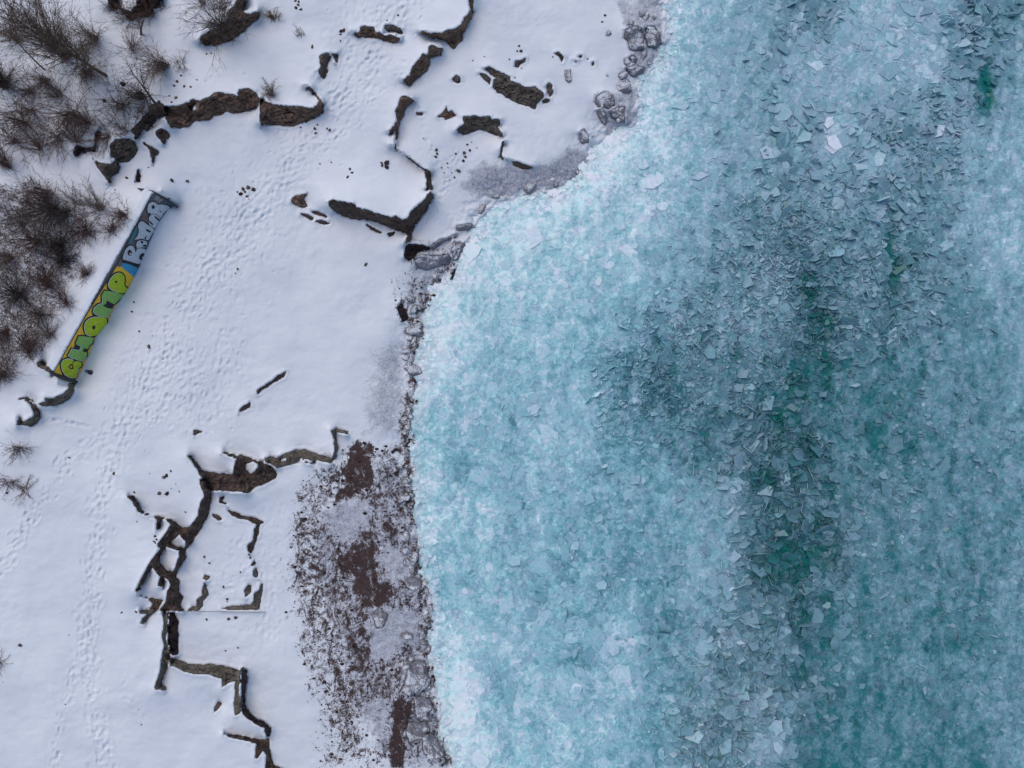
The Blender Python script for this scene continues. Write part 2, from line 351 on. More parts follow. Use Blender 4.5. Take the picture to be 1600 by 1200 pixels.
rock('rock', 'slab', 0.12, 'small oval stone at the right tip of the broad flat slab', 'rock', c4(584,628, 615,616, 635,622, 624,642, 595,645), jag=0.8)
rock('rock_slab', 'slab', 0.55, 'buckled brown slab with a dark undercut lower edge', 'rock slab',
     c4(92,750, 96,728, 160,724, 220,732, 262,726, 276,750, 300,742, 328,748, 332,780, 312,790, 325,820, 346,854, 300,846, 250,828, 200,808, 150,825, 100,842, 54,818, 72,788, 105,775), jag=1.6)
rock('rock_ledge', 'dark', 0.6, 'thin dark crack line of rock leading down to the low brown ledge', 'rock ledge', c4(342,884, 350,885, 340,940, 336,975, 352,992, 395,1003, 395,1010, 345,1000, 322,985, 330,930), jag=0.8, rel=0.04)
rock('rock_ledge', 'rock', 0.4, 'low brown ledge on the grey shore ice below the buckled slab', 'rock ledge', c4(388,1000, 440,1010, 490,1030, 532,1046, 490,1060, 445,1050, 410,1030), jag=1.0)
for p, l in (((418,378, 450,380, 484,365, 482,385, 450,400, 442,422, 416,415), 'dark square stone with a scatter of chips above the broad flat slab'),
             ((666,334, 690,325, 712,345, 722,360, 710,385, 690,350), 'dark stone cluster between the flat slab and the upper shore'),
             ((815,348, 840,345, 828,360), 'leftmost upper stone of the small ring near the upper shore'),
             ((784,374, 806,382, 800,395), 'lower left stone of the small ring near the upper shore'),
             ((900,392, 912,382, 914,405, 903,412), 'right hand stone of the small ring near the upper shore')):
    rock('rock', 'dark', 0.12, l, 'rock', c4(*p), jag=1.0, rel=0.03, group='small dark stones near the upper shore')
# lower left: curved and L shaped low walls
rock('curved_wall', 'concrete', 0.9, 'curved low wall below the foot of the painted wall', 'wall', f4(430,395, 468,398, 458,450, 430,492, 380,522, 330,536, 262,540, 235,524, 285,510, 275,488, 340,486, 396,458, 425,432), jag=1.0)
rock('low_wall', 'concrete', 0.7, 'L shaped stub of wall enclosing a snow patch at the left edge', 'wall', f4(160,500, 176,495, 205,520, 245,580, 256,610, 235,636, 195,664, 105,655, 104,624, 150,632, 208,602, 212,575, 185,530), jag=1.0)
rock('low_wall', 'dark', 0.3, 'thin dark wall line joining the curved wall and the L shaped stub', 'wall', f4(118,492, 150,485, 205,497, 220,515, 195,508, 150,493, 122,498), jag=0.8, rel=0.03)
rock('concrete_block', 'concrete', 0.6, 'brown concrete stub at the lower corner of the painted wall', 'wall', f4(232,265, 250,257, 290,285, 326,316, 318,332, 280,312, 240,290), jag=0.8)
rock('rock', 'dark', 0.15, 'brown splinter of rock in the middle of the big snowfield, lower of two', 'rock', f4(1490,578, 1505,550, 1535,530, 1562,515, 1565,540, 1530,562), jag=1.0, rel=0.03)
rock('rock', 'dark', 0.15, 'long brown splinter of rock in the big snowfield, upper of two', 'rock', g4(5,240, 60,205, 110,170, 140,145, 185,125, 175,155, 120,185, 60,225, 10,262), jag=1.2, rel=0.03)
rock('rock', 'dark', 0.1, 'tiny black wedge above the horn shaped ledge', 'rock', f4(1210,692, 1228,690, 1265,698, 1228,710, 1212,720), jag=0.8, rel=0.03)
rock('rock_ledge', 'dark', 0.8, 'horn shaped dark ledge with a round snow filled hole', 'rock ledge',
     h4(575,210, 610,240, 660,300, 720,312, 800,322, 858,325, 868,262, 876,228, 850,215, 790,188, 830,195, 880,206, 930,210, 980,232, 1020,245, 1070,258, 1110,285, 1130,320, 1120,352, 1060,385, 990,410, 945,440, 870,432, 800,430, 720,424, 672,400, 664,352, 640,310, 605,255),
     holes=[h4(935,262, 980,244, 1014,262, 1000,300, 965,320, 932,298)])
rock('ruined_wall', 'concrete', 0.5, 'olive brown ruined wall running right from the horn shaped ledge with a square notch', 'wall',
     g4(55,665, 90,655, 130,662, 170,640, 250,614, 310,612, 360,628, 440,655, 472,664, 486,640, 492,600, 484,540, 468,488, 500,480, 580,500, 577,514, 502,502, 502,560, 512,600, 502,650, 468,696, 420,686, 380,680, 350,700, 310,690, 280,662, 262,690, 200,706, 130,722, 100,705, 60,690),
     holes=[g4(150,672, 185,664, 192,680, 158,688), g4(290,665, 330,672, 365,684, 340,692, 305,684)], jag=1.0)
rock('ruined_wall', 'dark', 0.7, 'long ruined wall with forked arms and two snow filled gaps, below the horn shaped ledge', 'wall',
     h4(650,360, 680,365, 690,400, 720,425, 722,470, 710,540, 700,580, 675,620, 650,670, 620,720, 580,775, 556,796, 560,850, 530,890, 510,930, 495,970, 520,990, 512,1060, 550,1090, 530,1120, 525,1168, 540,1178, 400,1178, 396,1165, 440,1120, 445,1060, 470,1010, 455,985, 430,970, 410,1025, 388,1020, 400,960, 352,908, 330,940, 290,1010, 256,1066, 249,1050, 290,960, 350,860, 400,790, 385,768, 430,700, 470,640, 430,604, 410,605, 378,680, 380,605, 300,576, 262,560, 230,490, 192,462, 235,465, 270,520, 285,560, 340,588, 420,590, 500,625, 540,662, 590,650, 635,590, 650,510, 680,460, 665,410, 650,385),
     holes=[h4(462,745, 522,703, 562,745, 555,785, 500,782), h4(400,830, 440,780, 520,800, 520,840, 482,930, 450,936, 405,880)], jag=1.2)
rock('rock', 'rock', 0.3, 'brown rock wedge left of the lower end of the forked ruined wall', 'rock', h4(265,1080, 350,1100, 420,1110, 400,1145, 385,1172, 345,1178, 340,1160, 358,1132, 330,1105), jag=1.2)
rock('rock', 'concrete', 0.3, 'tan brown slanting rock with an orange tip where the cable ends', 'rock', i4(270,218, 330,212, 385,204, 365,225, 330,260, 300,300, 275,302, 290,270, 318,238, 280,236), jag=1.0)
rock('ruined_wall', 'concrete', 0.6, 'narrow olive wall crest running straight down beside the dark trench', 'wall',
     i4(415,226, 452,226, 446,330, 437,400, 460,470, 458,512, 455,550, 430,610, 408,680, 430,700, 425,718, 400,705, 376,712, 366,695, 388,640, 402,580, 413,500, 428,440, 414,380, 424,300), jag=1.0)
rock('rubble_pile', 'rubble', 0.5, 'dark rubble filled trench beside the narrow olive wall crest', 'rubble', i4(455,232, 490,230, 512,290, 508,340, 518,400, 512,480, 490,502, 462,480, 446,400, 452,300), jag=1.6, rel=0.15)
rock('ruined_wall', 'concrete', 0.7, 'stepped olive brown wall turning a square corner below the trench', 'wall',
     i4(458,516, 500,520, 580,550, 680,555, 720,550, 800,565, 905,590, 902,640, 895,700, 900,780, 903,850, 870,872, 864,800, 870,720, 872,655, 820,672, 790,696, 790,642, 700,615, 640,615, 560,600, 520,582, 490,565, 462,562), jag=1.0)
rock('rubble_pile', 'rubble', 0.8, 'dark red strip of rubble along the outer side of the stepped wall', 'rubble',
     i4(910,585, 942,590, 946,640, 930,740, 932,810, 960,860, 1000,900, 1050,910, 1092,950, 1090,1000, 1065,1012, 1050,950, 990,920, 940,885, 908,840, 905,750, 909,660), jag=1.4, rel=0.14)
rock('ruined_wall', 'dark', 0.5, 'dark thin wall arm and corner at the bottom edge of the picture', 'wall',
     i4(800,988, 900,998, 1000,1016, 1060,1022, 1085,1004, 1082,1060, 1096,1130, 1110,1180, 1170,1205, 1175,1260, 1062,1260, 1060,1200, 1065,1120, 1044,1092, 1010,1140, 995,1142, 1000,1050, 950,1032, 830,1006), jag=1.0)
rock('rock', 'rock', 0.15, 'small brown leaf shaped rock inside the corner of the stepped wall', 'rock', i4(738,855, 745,820, 765,785, 785,795, 765,825), jag=0.8, rel=0.03)
for p, m, l in (((815,545, 860,558, 920,582, 1000,596, 1048,624, 1022,640, 1017,690, 1002,740, 982,790, 965,820, 945,802, 950,770, 980,740, 990,670, 1003,640, 960,612, 900,602, 855,582), 'dark', 'bent dark wall foundation, upper right corner of the snowed in room'),
             ((722,568, 755,580, 792,605, 770,613, 735,592), 'dark', 'short dark chip inside the room beside its upper foundation'),
             ((770,465, 800,458, 802,476, 786,490, 820,505, 815,512, 772,502), 'dark', 'small hooked dark stone at the top of the snowed in room'),
             ((1034,1000, 1044,1010, 1036,1080, 1016,1166, 910,1174, 830,1172, 785,1162, 860,1146, 960,1140, 985,1120, 988,1070, 1020,1050), 'concrete', 'grey L of wall foundation, lower right corner of the snowed in room'),
             ((928,1045, 952,1014, 974,1018, 966,1060, 935,1094), 'slab', 'oval stone inside the lower right corner of the room'),
             ((982,930, 1000,914, 1014,940, 1010,972, 984,966), 'slab', 'small stone above the L shaped foundation'),
             ((664,1050, 678,1002, 692,1045, 700,1075, 666,1120, 667,1150, 640,1174, 565,1179, 600,1150, 628,1145, 632,1110, 668,1080), 'concrete', 'crooked brown wall remnant at the lower left of the snowed in room'),
             ((668,975, 680,954, 712,965, 690,986), 'rock', 'tiny brown rock above the crooked wall remnant'),
             ((972,892, 990,862, 996,880, 980,898), 'dark', 'tiny dark chip between the bent foundation and the small stone')):
    rock('wall_remnant', m, 0.22, l, 'wall remnant', h4(*p), jag=1.0, rel=0.04)
# shore: frosted stones and dark gaps
for p, m, hh, l in (((950,735, 1030,725, 1062,745, 1076,820, 1065,870, 1000,940, 960,955, 905,920, 935,850), 'iced', 0.5, 'large squarish frosted boulder at the water line, lower shore'),
             ((990,950, 1040,935, 1100,985, 1108,1020, 1060,1080, 1010,1110, 995,1040, 990,985), 'iced', 0.4, 'frosted pitted boulder just below the large squarish one'),
             ((955,1110, 1010,1110, 1060,1110, 1090,1160, 1040,1220, 960,1240, 935,1170), 'iced', 0.4, 'frosted boulder third down the lower shore'),
             ((1040,1190, 1100,1180, 1160,1250, 1190,1330, 1100,1350, 1040,1290), 'iced', 0.4, 'frosted boulder at the bottom edge of the lower shore'),
             ((930,215, 1000,205, 1035,215, 1040,270, 990,300, 940,270), 'iced', 0.3, 'frosted flat stone on the mid shore above the boulders'),
             ((725,430, 780,408, 830,440, 800,520, 750,530), 'iced', 0.3, 'rounded snow crusted stone right of the bare red soil')):
    rock('shore_boulder', m, hh, l, 'boulder', j4(*p), jag=1.5, rel=0.07)
for p, m, hh, l in (((945,525, 1000,522, 1085,545, 1090,560, 1010,575, 985,610, 960,630, 925,610, 930,570), 'rubble', 0.5, 'black and red rock hollow at the foot of the boomerang ledge'),
             ((985,615, 1040,590, 1110,600, 1200,590, 1225,620, 1200,655, 1130,665, 1060,690, 1000,665), 'iced', 0.4, 'frosted rock hump beside the dark hollow'),
             ((1090,545, 1150,500, 1240,470, 1255,455, 1250,480, 1200,505, 1130,530, 1110,560), 'iced', 0.3, 'frost rimmed rock edge below the snow chute'),
             ((1235,500, 1290,510, 1330,545, 1320,600, 1280,645, 1235,630, 1225,560), 'iced', 0.35, 'pale blue ice block stranded at the cove'),
             ((1255,410, 1330,395, 1375,420, 1330,445, 1260,435), 'iced', 0.3, 'flat pale ice shelf at the top of the cove'),
             ((1210,760, 1230,700, 1262,650, 1278,655, 1262,700, 1225,765), 'rubble', 0.2, 'short dark seam of rock below the stranded ice block'),
             ((880,920, 910,890, 945,960, 950,1000, 915,1010), 'rubble', 0.2, 'dark hole in the frosted rocks on the middle shore'),
             ):
    rock('shore_rock', m, hh, l, 'rock', e4(*p), jag=1.8, rel=0.08)
for p, m, hh, l in (((1108,185, 1160,160, 1215,175, 1228,240, 1220,310, 1160,320, 1135,310, 1120,250, 1095,240), 'iced', 0.4, 'grey pitted rock glazed with ice at the upper shore'),
             ((1235,160, 1290,165, 1330,220, 1335,270, 1300,300, 1250,290, 1230,230), 'iced', 0.3, 'rounded icy rock on the water side of the pitted rock'),
             ((1130,360, 1155,345, 1182,362, 1175,390, 1145,390), 'iced', 0.2, 'small white ice cube below the pitted rock'),
             ((1112,425, 1170,400, 1228,425, 1215,460, 1160,478, 1120,455), 'iced', 0.2, 'oval blue grey ice floe stranded on the upper shore'),
             ((930,600, 980,570, 1035,595, 1050,655, 1010,680, 935,670, 918,640), 'iced', 0.3, 'dark grey glazed rock at the upper shore'),
             ((930,690, 965,680, 998,720, 985,785, 955,750), 'iced', 0.3, 'white tooth of ice left of the grey triangular block'),
             ((1010,700, 1060,665, 1110,670, 1100,770, 1050,755, 1015,735), 'iced', 0.35, 'grey triangular ice block at the upper shore'),
             ((820,830, 850,805, 882,850, 880,890, 835,900, 818,870), 'iced', 0.3, 'white lump of ice below the grey triangular block'),
             ):
    rock('ice_block' if 'ice' in l else 'shore_rock', m, hh, l, 'ice block', c4(*p), jag=1.3, rel=0.06)

# painted retaining wall
WQ = [(80.6, 581.0), (236.5, 298.5), (277.0, 323.5), (122.0, 601.0)]
WZT, WK = 3.6, 0.047
wd = np.array([WQ[1][0] - WQ[0][0], WQ[1][1] - WQ[0][1]]); WL = np.hypot(*wd); wd /= WL; wnrm = np.array([-wd[1], wd[0]])
def _u3(px, py, z): k = S * (1 - z / H); return np.array([(px - 800) * k, (600 - py) * k, z])
_A = _u3(*WQ[0], WZT); _B = _u3(*WQ[1], WZT); _m = (np.array(WQ[0]) + np.array(WQ[1])) / 2 + wnrm * 40; _C = _u3(_m[0], _m[1], WZT - 40 * WK)
WN = np.cross(_B - _A, _C - _A); WN /= np.linalg.norm(WN); WN = WN if WN[2] > 0 else -WN
def wall_pt(px, py):
    dx = (np.asarray(px, float) - 800) * S; dy = (600 - np.asarray(py, float)) * S
    t = (WN @ (_A - np.array([0, 0, H]))) / (WN[0] * dx + WN[1] * dy - WN[2] * H)
    return dx * t, dy * t, H - H * t
def wall_v(px, py): return (px - WQ[0][0]) * wnrm[0] + (py - WQ[0][1]) * wnrm[1]
WVIS = [(80.6, 581), (131.5, 492), (181, 412), (236, 299), (255, 308), (273, 321), (262, 327), (250, 343), (240, 362), (230, 384), (214, 423), (200, 450), (192, 462), (178, 480), (168, 503), (150, 525), (139, 552), (128, 575), (117, 597), (98, 592)]

# ------------------------------------------------------------------ ground height
LS = 3.0
lx = np.arange(-120, 1121, LS); ly = np.arange(-120, 1321, LS)
LX, LY = np.meshgrid(lx, ly, indexing='ij')
def base_h(px, py):
    d = shore_sd(px, py)
    z = np.where(d < 0, 0.30 + 0.0036 * np.minimum(-d, 620) + 0.35 * sm(-d, 0, 60) - 0.35 + 0.25 * sm(-d, -5, 12), 0.20 - 0.035 * d)
    z = z + fbm(px / 150, py / 150, 3, 3) * 0.22 * sm(-d, 10, 120)
    return np.maximum(z, -1.6)
U = np.zeros_like(LX); fixed = np.zeros(LX.shape, bool); tgt = np.zeros_like(LX)
tcx, tcy = 800 - LX, 600 - LY; tl = np.hypot(tcx, tcy) + 1e-6; tcx /= tl; tcy /= tl
for r in ROCKS:
    P = np.array(r['pts'])
    x0, y0 = P.min(0) - 12; x1, y1 = P.max(0) + 12
    i0, i1 = np.searchsorted(lx, [x0, x1]); j0, j1 = np.searchsorted(ly, [y0, y1])
    sx, sy = LX[i0:i1, j0:j1], LY[i0:i1, j0:j1]
    if sx.size < 9: continue
    s = sdist(sx, sy, r['pts'])
    for hh in r['holes']: s = np.maximum(s, -sdist(sx, sy, hh))
    gx, gy = np.gradient(s, LS, LS)
    dot = gx * tcx[i0:i1, j0:j1] + gy * tcy[i0:i1, j0:j1]
    bnd = np.abs(s - 1.0) < 2.2
    hi = bnd & (dot < -0.2); lo = bnd & (dot > 0.2)
    fixed[i0:i1, j0:j1] |= hi | lo
    t_ = tgt[i0:i1, j0:j1]; t_[hi] = r['h']; t_[lo & ~hi] = 0.0
BASE = base_h(LX, LY)
sW = sdist(LX, LY, WVIS); vW = wall_v(LX, LY)
top = (sW > -3) & (sW < 12) & (vW < 3) & (np.abs((LX - WQ[0][0]) * wd[0] + (LY - WQ[0][1]) * wd[1] - WL / 2) < WL / 2); bot = (sW > -3) & (sW < 9) & (vW > 12)
fixed |= top | bot
tgt = np.where(top, WZT + 0.13 - BASE, tgt); tgt = np.where(bot & ~top, wall_pt(LX - wnrm[0] * sW, LY - wnrm[1] * sW)[2] + 0.03 - BASE, tgt)
U[fixed] = tgt[fixed]
lam = (LS / 55.0) ** 2
for stepn, it in ((8, 60), (4, 80), (2, 120), (1, 260)):
    for _ in range(it):
        A = np.pad(U, stepn, mode='edge')
        n_ = (A[:-2 * stepn, stepn:-stepn] + A[2 * stepn:, stepn:-stepn] + A[stepn:-stepn, :-2 * stepn] + A[stepn:-stepn, 2 * stepn:]) / 4
        U = n_ / (1 + lam * stepn * stepn / 4 * 1.0)
        U[fixed] = tgt[fixed]
ZL = BASE + U
def Zs(px, py):
    fx = np.clip((np.asarray(px, float) - lx[0]) / LS, 0, len(lx) - 1.001); fy = np.clip((np.asarray(py, float) - ly[0]) / LS, 0, len(ly) - 1.001)
    i = fx.astype(int); j = fy.astype(int); a = fx - i; b = fy - j
    return (ZL[i, j] * (1 - a) + ZL[i + 1, j] * a) * (1 - b) + (ZL[i, j + 1] * (1 - a) + ZL[i + 1, j + 1] * a) * b

# jagged signed distance shared by rock meshes and the snow that stops at them
def rock_sd(r, px, py):
    s = sdist(px, py, r['pts'])
    for hh in r['holes']: s = np.maximum(s, -sdist(px, py, hh))
    return s + fbm(px / 7.0, py / 7.0, 5, 3) * r['jag'] * 1.1 + fbm(px / 2.6, py / 2.6, 3, 2) * min(r['jag'], 1.6) * 0.8

def axis(a, b, step, lo, hi):
    core = np.arange(a, b + 0.01, step)
    g = step * 1.35 ** np.arange(1, 60); out = np.cumsum(g)
    L = a - out; R = b + out
    return np.concatenate([L[L > lo][::-1], core, R[R < hi]])

# snow ground
gx_ = axis(-24, 1080, 1.5, -9000, 2600); gy_ = axis(-20, 1222, 1.5, -9000, 9000)
GX, GY = np.meshgrid(gx_, gy_, indexing='ij')
GZ = np.where((GX > lx[0]) & (GX < lx[-1]) & (GY > ly[0]) & (GY < ly[-1]), Zs(GX, GY), 0)
far = (GX <= lx[0]) | (GX >= lx[-1]) | (GY <= ly[0]) | (GY >= ly[-1])
GZ = np.where(far, base_h(GX, GY), GZ)
sdG = shore_sd(GX, GY)
core = ~far
# soft drifts and small unevenness
GZ = GZ + fbm(GX / 60, GY / 38, 1, 4) * 0.10 + fbm(GX / 9, GY / 9, 2, 4) * 0.014 * (0.6 + sm(fbm(GX / 120, GY / 120, 5, 2), -0.1, 0.5) * 1.6)
# footprints
def stamp(cx, cy, r, dep, ang=0.0, el=1.0, rim=0.35):
    R = r * 2.6; dep = dep * 0.5
    i0, i1 = np.searchsorted(gx_, [cx - R, cx + R]); j0, j1 = np.searchsorted(gy_, [cy - R, cy + R])
    if i1 - i0 < 1 or j1 - j0 < 1: return
    dx = GX[i0:i1, j0:j1] - cx; dy = GY[i0:i1, j0:j1] - cy
    ca, sa = math.cos(ang), math.sin(ang)
    u = (dx * ca + dy * sa) / (r * el); v = (-dx * sa + dy * ca) / r
    q = u * u + v * v
    GZ[i0:i1, j0:j1] += -dep * np.exp(-q * 1.3) + dep * rim * np.exp(-((np.sqrt(q) - 1.5) ** 2) * 4)
def walk(pts, width, n, dep=0.07, r=3.4, el=1.6):
    P = np.array(pts, float); L = np.hypot(*np.diff(P, axis=0).T); cl = np.concatenate([[0], np.cumsum(L)])
    for k in range(n):
        t = RNG.random() * cl[-1]; i = min(np.searchsorted(cl, t) - 1, len(L) - 1); i = max(i, 0)
        f = (t - cl[i]) / L[i]; p = P[i] * (1 - f) + P[i + 1] * f; d = (P[i + 1] - P[i]) / L[i]
        off = RNG.normal() * width
        stamp(p[0] - d[1] * off, p[1] + d[0] * off, r * (0.5 + 0.75 * RNG.random()), dep * (0.1 + 1.3 * RNG.random() ** 1.5), math.atan2(d[1], d[0]) + RNG.normal() * 0.35, el)
walk([(165,1210),(150,1120),(138,1050),(136,980),(145,900),(155,800),(172,730)], 9, 520)
walk([(85,1210),(95,1130),(118,1040),(150,930)], 5, 130)
walk([(-20,915),(25,850),(60,790),(105,715),(190,660),(260,640)], 8, 330)
walk([(172,730),(200,650),(240,560),(300,470),(345,400),(400,320),(450,262),(505,205),(560,130),(600,60),(640,-20)], 20, 1500)
walk([(440,260),(500,190),(530,120),(560,60),(570,0)], 26, 420, 0.05)
walk([(300,690),(330,600),(345,520)], 28, 240, 0.06)
walk([(230,620),(260,560),(280,520)], 42, 420, 0.06)
walk([(290,480),(340,400),(380,330)], 34, 420, 0.055)
walk([(560,100),(600,85),(640,100)], 16, 120, 0.04)
walk([(640,150),(655,180),(663,220),(690,260),(716,240)], 5, 110, 0.05, 2.4)
walk([(716,250),(700,280),(685,320),(664,360)], 4, 110, 0.06, 2.6)
walk([(20,670),(60,662),(85,655),(140,668)], 2, 80, 0.06)
walk([(300,150),(345,105),(365,112),(395,118)], 3, 60, 0.05)
walk([(160,150),(240,120),(300,110)], 18, 160, 0.05)
walk([(90,510),(115,470),(160,400),(200,340)], 4, 60, 0.05, 3, 3)
walk([(762,0),(762,60)], 1, 14, 0.05, 1.6, 1)
walk([(870,10),(840,40),(820,70)], 1, 26, 0.05, 1.6, 1)
walk([(330,870),(350,930),(370,900),(400,830)], 22, 160, 0.05)
walk([(425,790),(430,900),(420,1000)], 16, 200, 0.04)
walk([(200,1040),(190,1090),(215,1110),(230,1140)], 3, 12, 0.06)
# glazed shore relief
GZ += np.where(np.abs(sdG) < 60, fbm(GX / 11, GY / 11, 13, 4, 0.6) * 0.22 * np.exp(-(sdG / 26) ** 2), 0)
GZ += np.where((sdG < 10) & (sdG > -260), fbm(GX / 4.5, GY / 4.5, 6, 3) * 0.07 * sm(sdG, -60, -5), 0)

soil = np.zeros_like(GX); glaze = np.zeros_like(GX); brush = np.zeros_like(GX)
def paint(A, pts, val, soft, warp=8):
    P = np.array(pts); x0, y0 = P.min(0) - soft * 2 - warp; x1, y1 = P.max(0) + soft * 2 + warp
    i0, i1 = np.searchsorted(gx_, [x0, x1]); j0, j1 = np.searchsorted(gy_, [y0, y1])
    sx, sy = GX[i0:i1, j0:j1], GY[i0:i1, j0:j1]
    s = sdist(sx, sy, pts) + fbm(sx / 18, sy / 18, 7, 4) * warp
    w = 1 - sm(s, -soft, soft)
    sub = A[i0:i1, j0:j1]; np.copyto(sub, np.maximum(sub, w * val))
def unpaint(A, pts, val, soft, warp=8):
    P = np.array(pts); x0, y0 = P.min(0) - soft * 2 - warp; x1, y1 = P.max(0) + soft * 2 + warp
    i0, i1 = np.searchsorted(gx_, [x0, x1]); j0, j1 = np.searchsorted(gy_, [y0, y1])
    sx, sy = GX[i0:i1, j0:j1], GY[i0:i1, j0:j1]
    s = sdist(sx, sy, pts) + fbm(sx / 18, sy / 18, 8, 4) * warp
    w = 1 - sm(s, -soft, soft)
    sub = A[i0:i1, j0:j1]; np.copyto(sub, sub * (1 - w * val))
paint(soil, [(478,740),(505,722),(535,700),(550,686),(625,685),(640,720),(648,760),(655,850),(660,900),(672,960),(670,1030),(650,1045),(690,1205),(495,1205),(500,1130),(480,1060),(458,980),(445,900),(450,820),(460,770)], 0.78, 34, 26)
paint(soil, [(500,740),(530,720),(520,780),(500,860),(470,860),(480,780)], 0.66, 12)
paint(soil, [(470,980),(500,1000),(540,1070),(560,1110),(545,1170),(500,1160),(492,1080),(462,1020)], 0.72, 14)
paint(soil, [(590,720),(640,720),(652,820),(640,850),(600,840),(600,780)], 0.68, 10)
unpaint(soil, g4(440,950, 520,920, 620,930, 700,980, 720,1040, 650,1110, 600,1180, 480,1150, 420,1050), 0.55, 12)
unpaint(soil, j4(760,90, 820,30, 900,20, 1000,120, 1020,190, 900,230, 830,180), 0.5, 8)
unpaint(soil, j4(730,440, 800,400, 960,430, 1080,420, 1100,560, 1000,640, 920,640, 850,720, 750,720, 720,600), 0.65, 9)
unpaint(soil, j4(680,1000, 800,980, 830,1060, 830,1250, 640,1250), 0.5, 12)
paint(soil, [(550,690),(587,687),(588,725),(585,765),(562,775),(525,782),(528,740),(541,712)], 0.97, 10, 14)
paint(soil, g4(780,990, 830,1000, 870,1100, 800,1190, 640,1200, 650,1130, 760,1100), 0.90, 12, 14)
paint(soil, j4(500,60, 560,20, 700,-20, 760,0, 740,90, 800,200, 850,250, 840,380, 720,420, 710,520, 735,680, 690,690, 640,580, 610,450, 640,330, 600,220, 520,210), 0.95, 9, 16)
paint(soil, j4(840,960, 900,940, 980,970, 985,1060, 950,1120, 935,1180, 940,1420, 820,1420, 830,1100), 0.97, 6, 8)
paint(soil, j4(545,400, 570,400, 620,560, 700,800, 760,960, 745,970, 680,850, 590,640, 560,500), 0.9, 3, 3)
paint(soil, j4(430,650, 480,620, 500,690, 560,820, 600,960, 540,960, 500,860, 440,700), 0.85, 5, 6)
paint(soil, [(608,432),(640,425),(672,440),(660,470),(652,510),(653,560),(650,620),(642,680),(622,684),(634,600),(640,560),(630,510),(612,470)], 0.62, 6, 6)
paint(soil, [(632,480),(648,490),(655,520),(650,560),(644,560),(635,520)], 0.8, 5, 4)
paint(soil, [(628,372),(660,375),(700,372),(712,385),(690,420),(650,425),(630,405)], 0.55, 5, 4)
for _i in range(len(SHORE) - 1):
    (xa, ya), (xb, yb) = SHORE[_i], SHORE[_i + 1]
    if ya < 400 or yb > 1300: continue
    paint(soil, [(xa - 20, ya), (xa + 6, ya), (xb + 6, yb), (xb - 20, yb)], 0.82, 8, 14)
paint(glaze, [(730,262),(775,248),(830,262),(900,225),(930,245),(905,285),(850,300),(780,312),(745,315),(722,295)], 0.95, 14, 10)
paint(glaze, [(960,0),(1035,-10),(1045,60),(1030,95),(1000,120),(985,110),(975,60)], 0.85, 12, 10)
paint(glaze, [(925,145),(1000,135),(995,200),(950,215),(925,190)], 0.85, 12, 10)
paint(glaze, [(580,550),(625,520),(642,560),(638,640),(625,685),(565,688),(558,650),(570,600)], 0.80, 30, 14)
paint(glaze, [(490,800),(560,770),(620,700),(655,780),(665,960),(672,1050),(690,1200),(600,1200),(560,1130),(520,1000),(490,900)], 0.85, 20, 14)
paint(glaze, [(640,380),(720,365),(715,400),(690,450),(660,500),(630,470)], 0.7, 14, 8)
paint(brush, [(-30,300),(40,270),(80,290),(120,310),(150,330),(160,360),(140,400),(130,440),(105,470),(90,510),(65,550),(40,575),(10,610),(-30,640)], 0.55, 22, 20)
paint(brush, [(30,330),(90,320),(125,350),(100,420),(85,480),(70,530),(30,560),(-30,610),(-30,470),(30,430)], 0.66, 18, 18)
for cx, cy, rx, ry in ((75,325,14,10),(60,378,20,16),(97,378,9,17),(25,462,34,16),(8,560,22,40),(62,470,24,18),(78,440,20,16),(55,540,22,22),(10,505,22,10),(128,362,18,9),(95,410,12,9),(130,432,8,12)):
    th = np.linspace(0, 2 * np.pi, 12)[:-1]
    paint(brush, [(cx + rx * math.cos(a), cy + ry * math.sin(a)) for a in th], 0.74, 12, 18)
paint(brush, [(20,20),(110,0),(180,30),(170,120),(110,210),(60,200),(0,180),(0,60)], 0.50, 40, 30)
for cx, cy, rx, ry in ((230,185,18,22),(355,40,30,22),(225,10,30,14),(190,225,24,14),(345,8,20,12)):
    th = np.linspace(0, 2 * np.pi, 12)[:-1]
    paint(brush, [(cx + rx * math.cos(a), cy + ry * math.sin(a)) for a in th], 0.85, 10, 12)

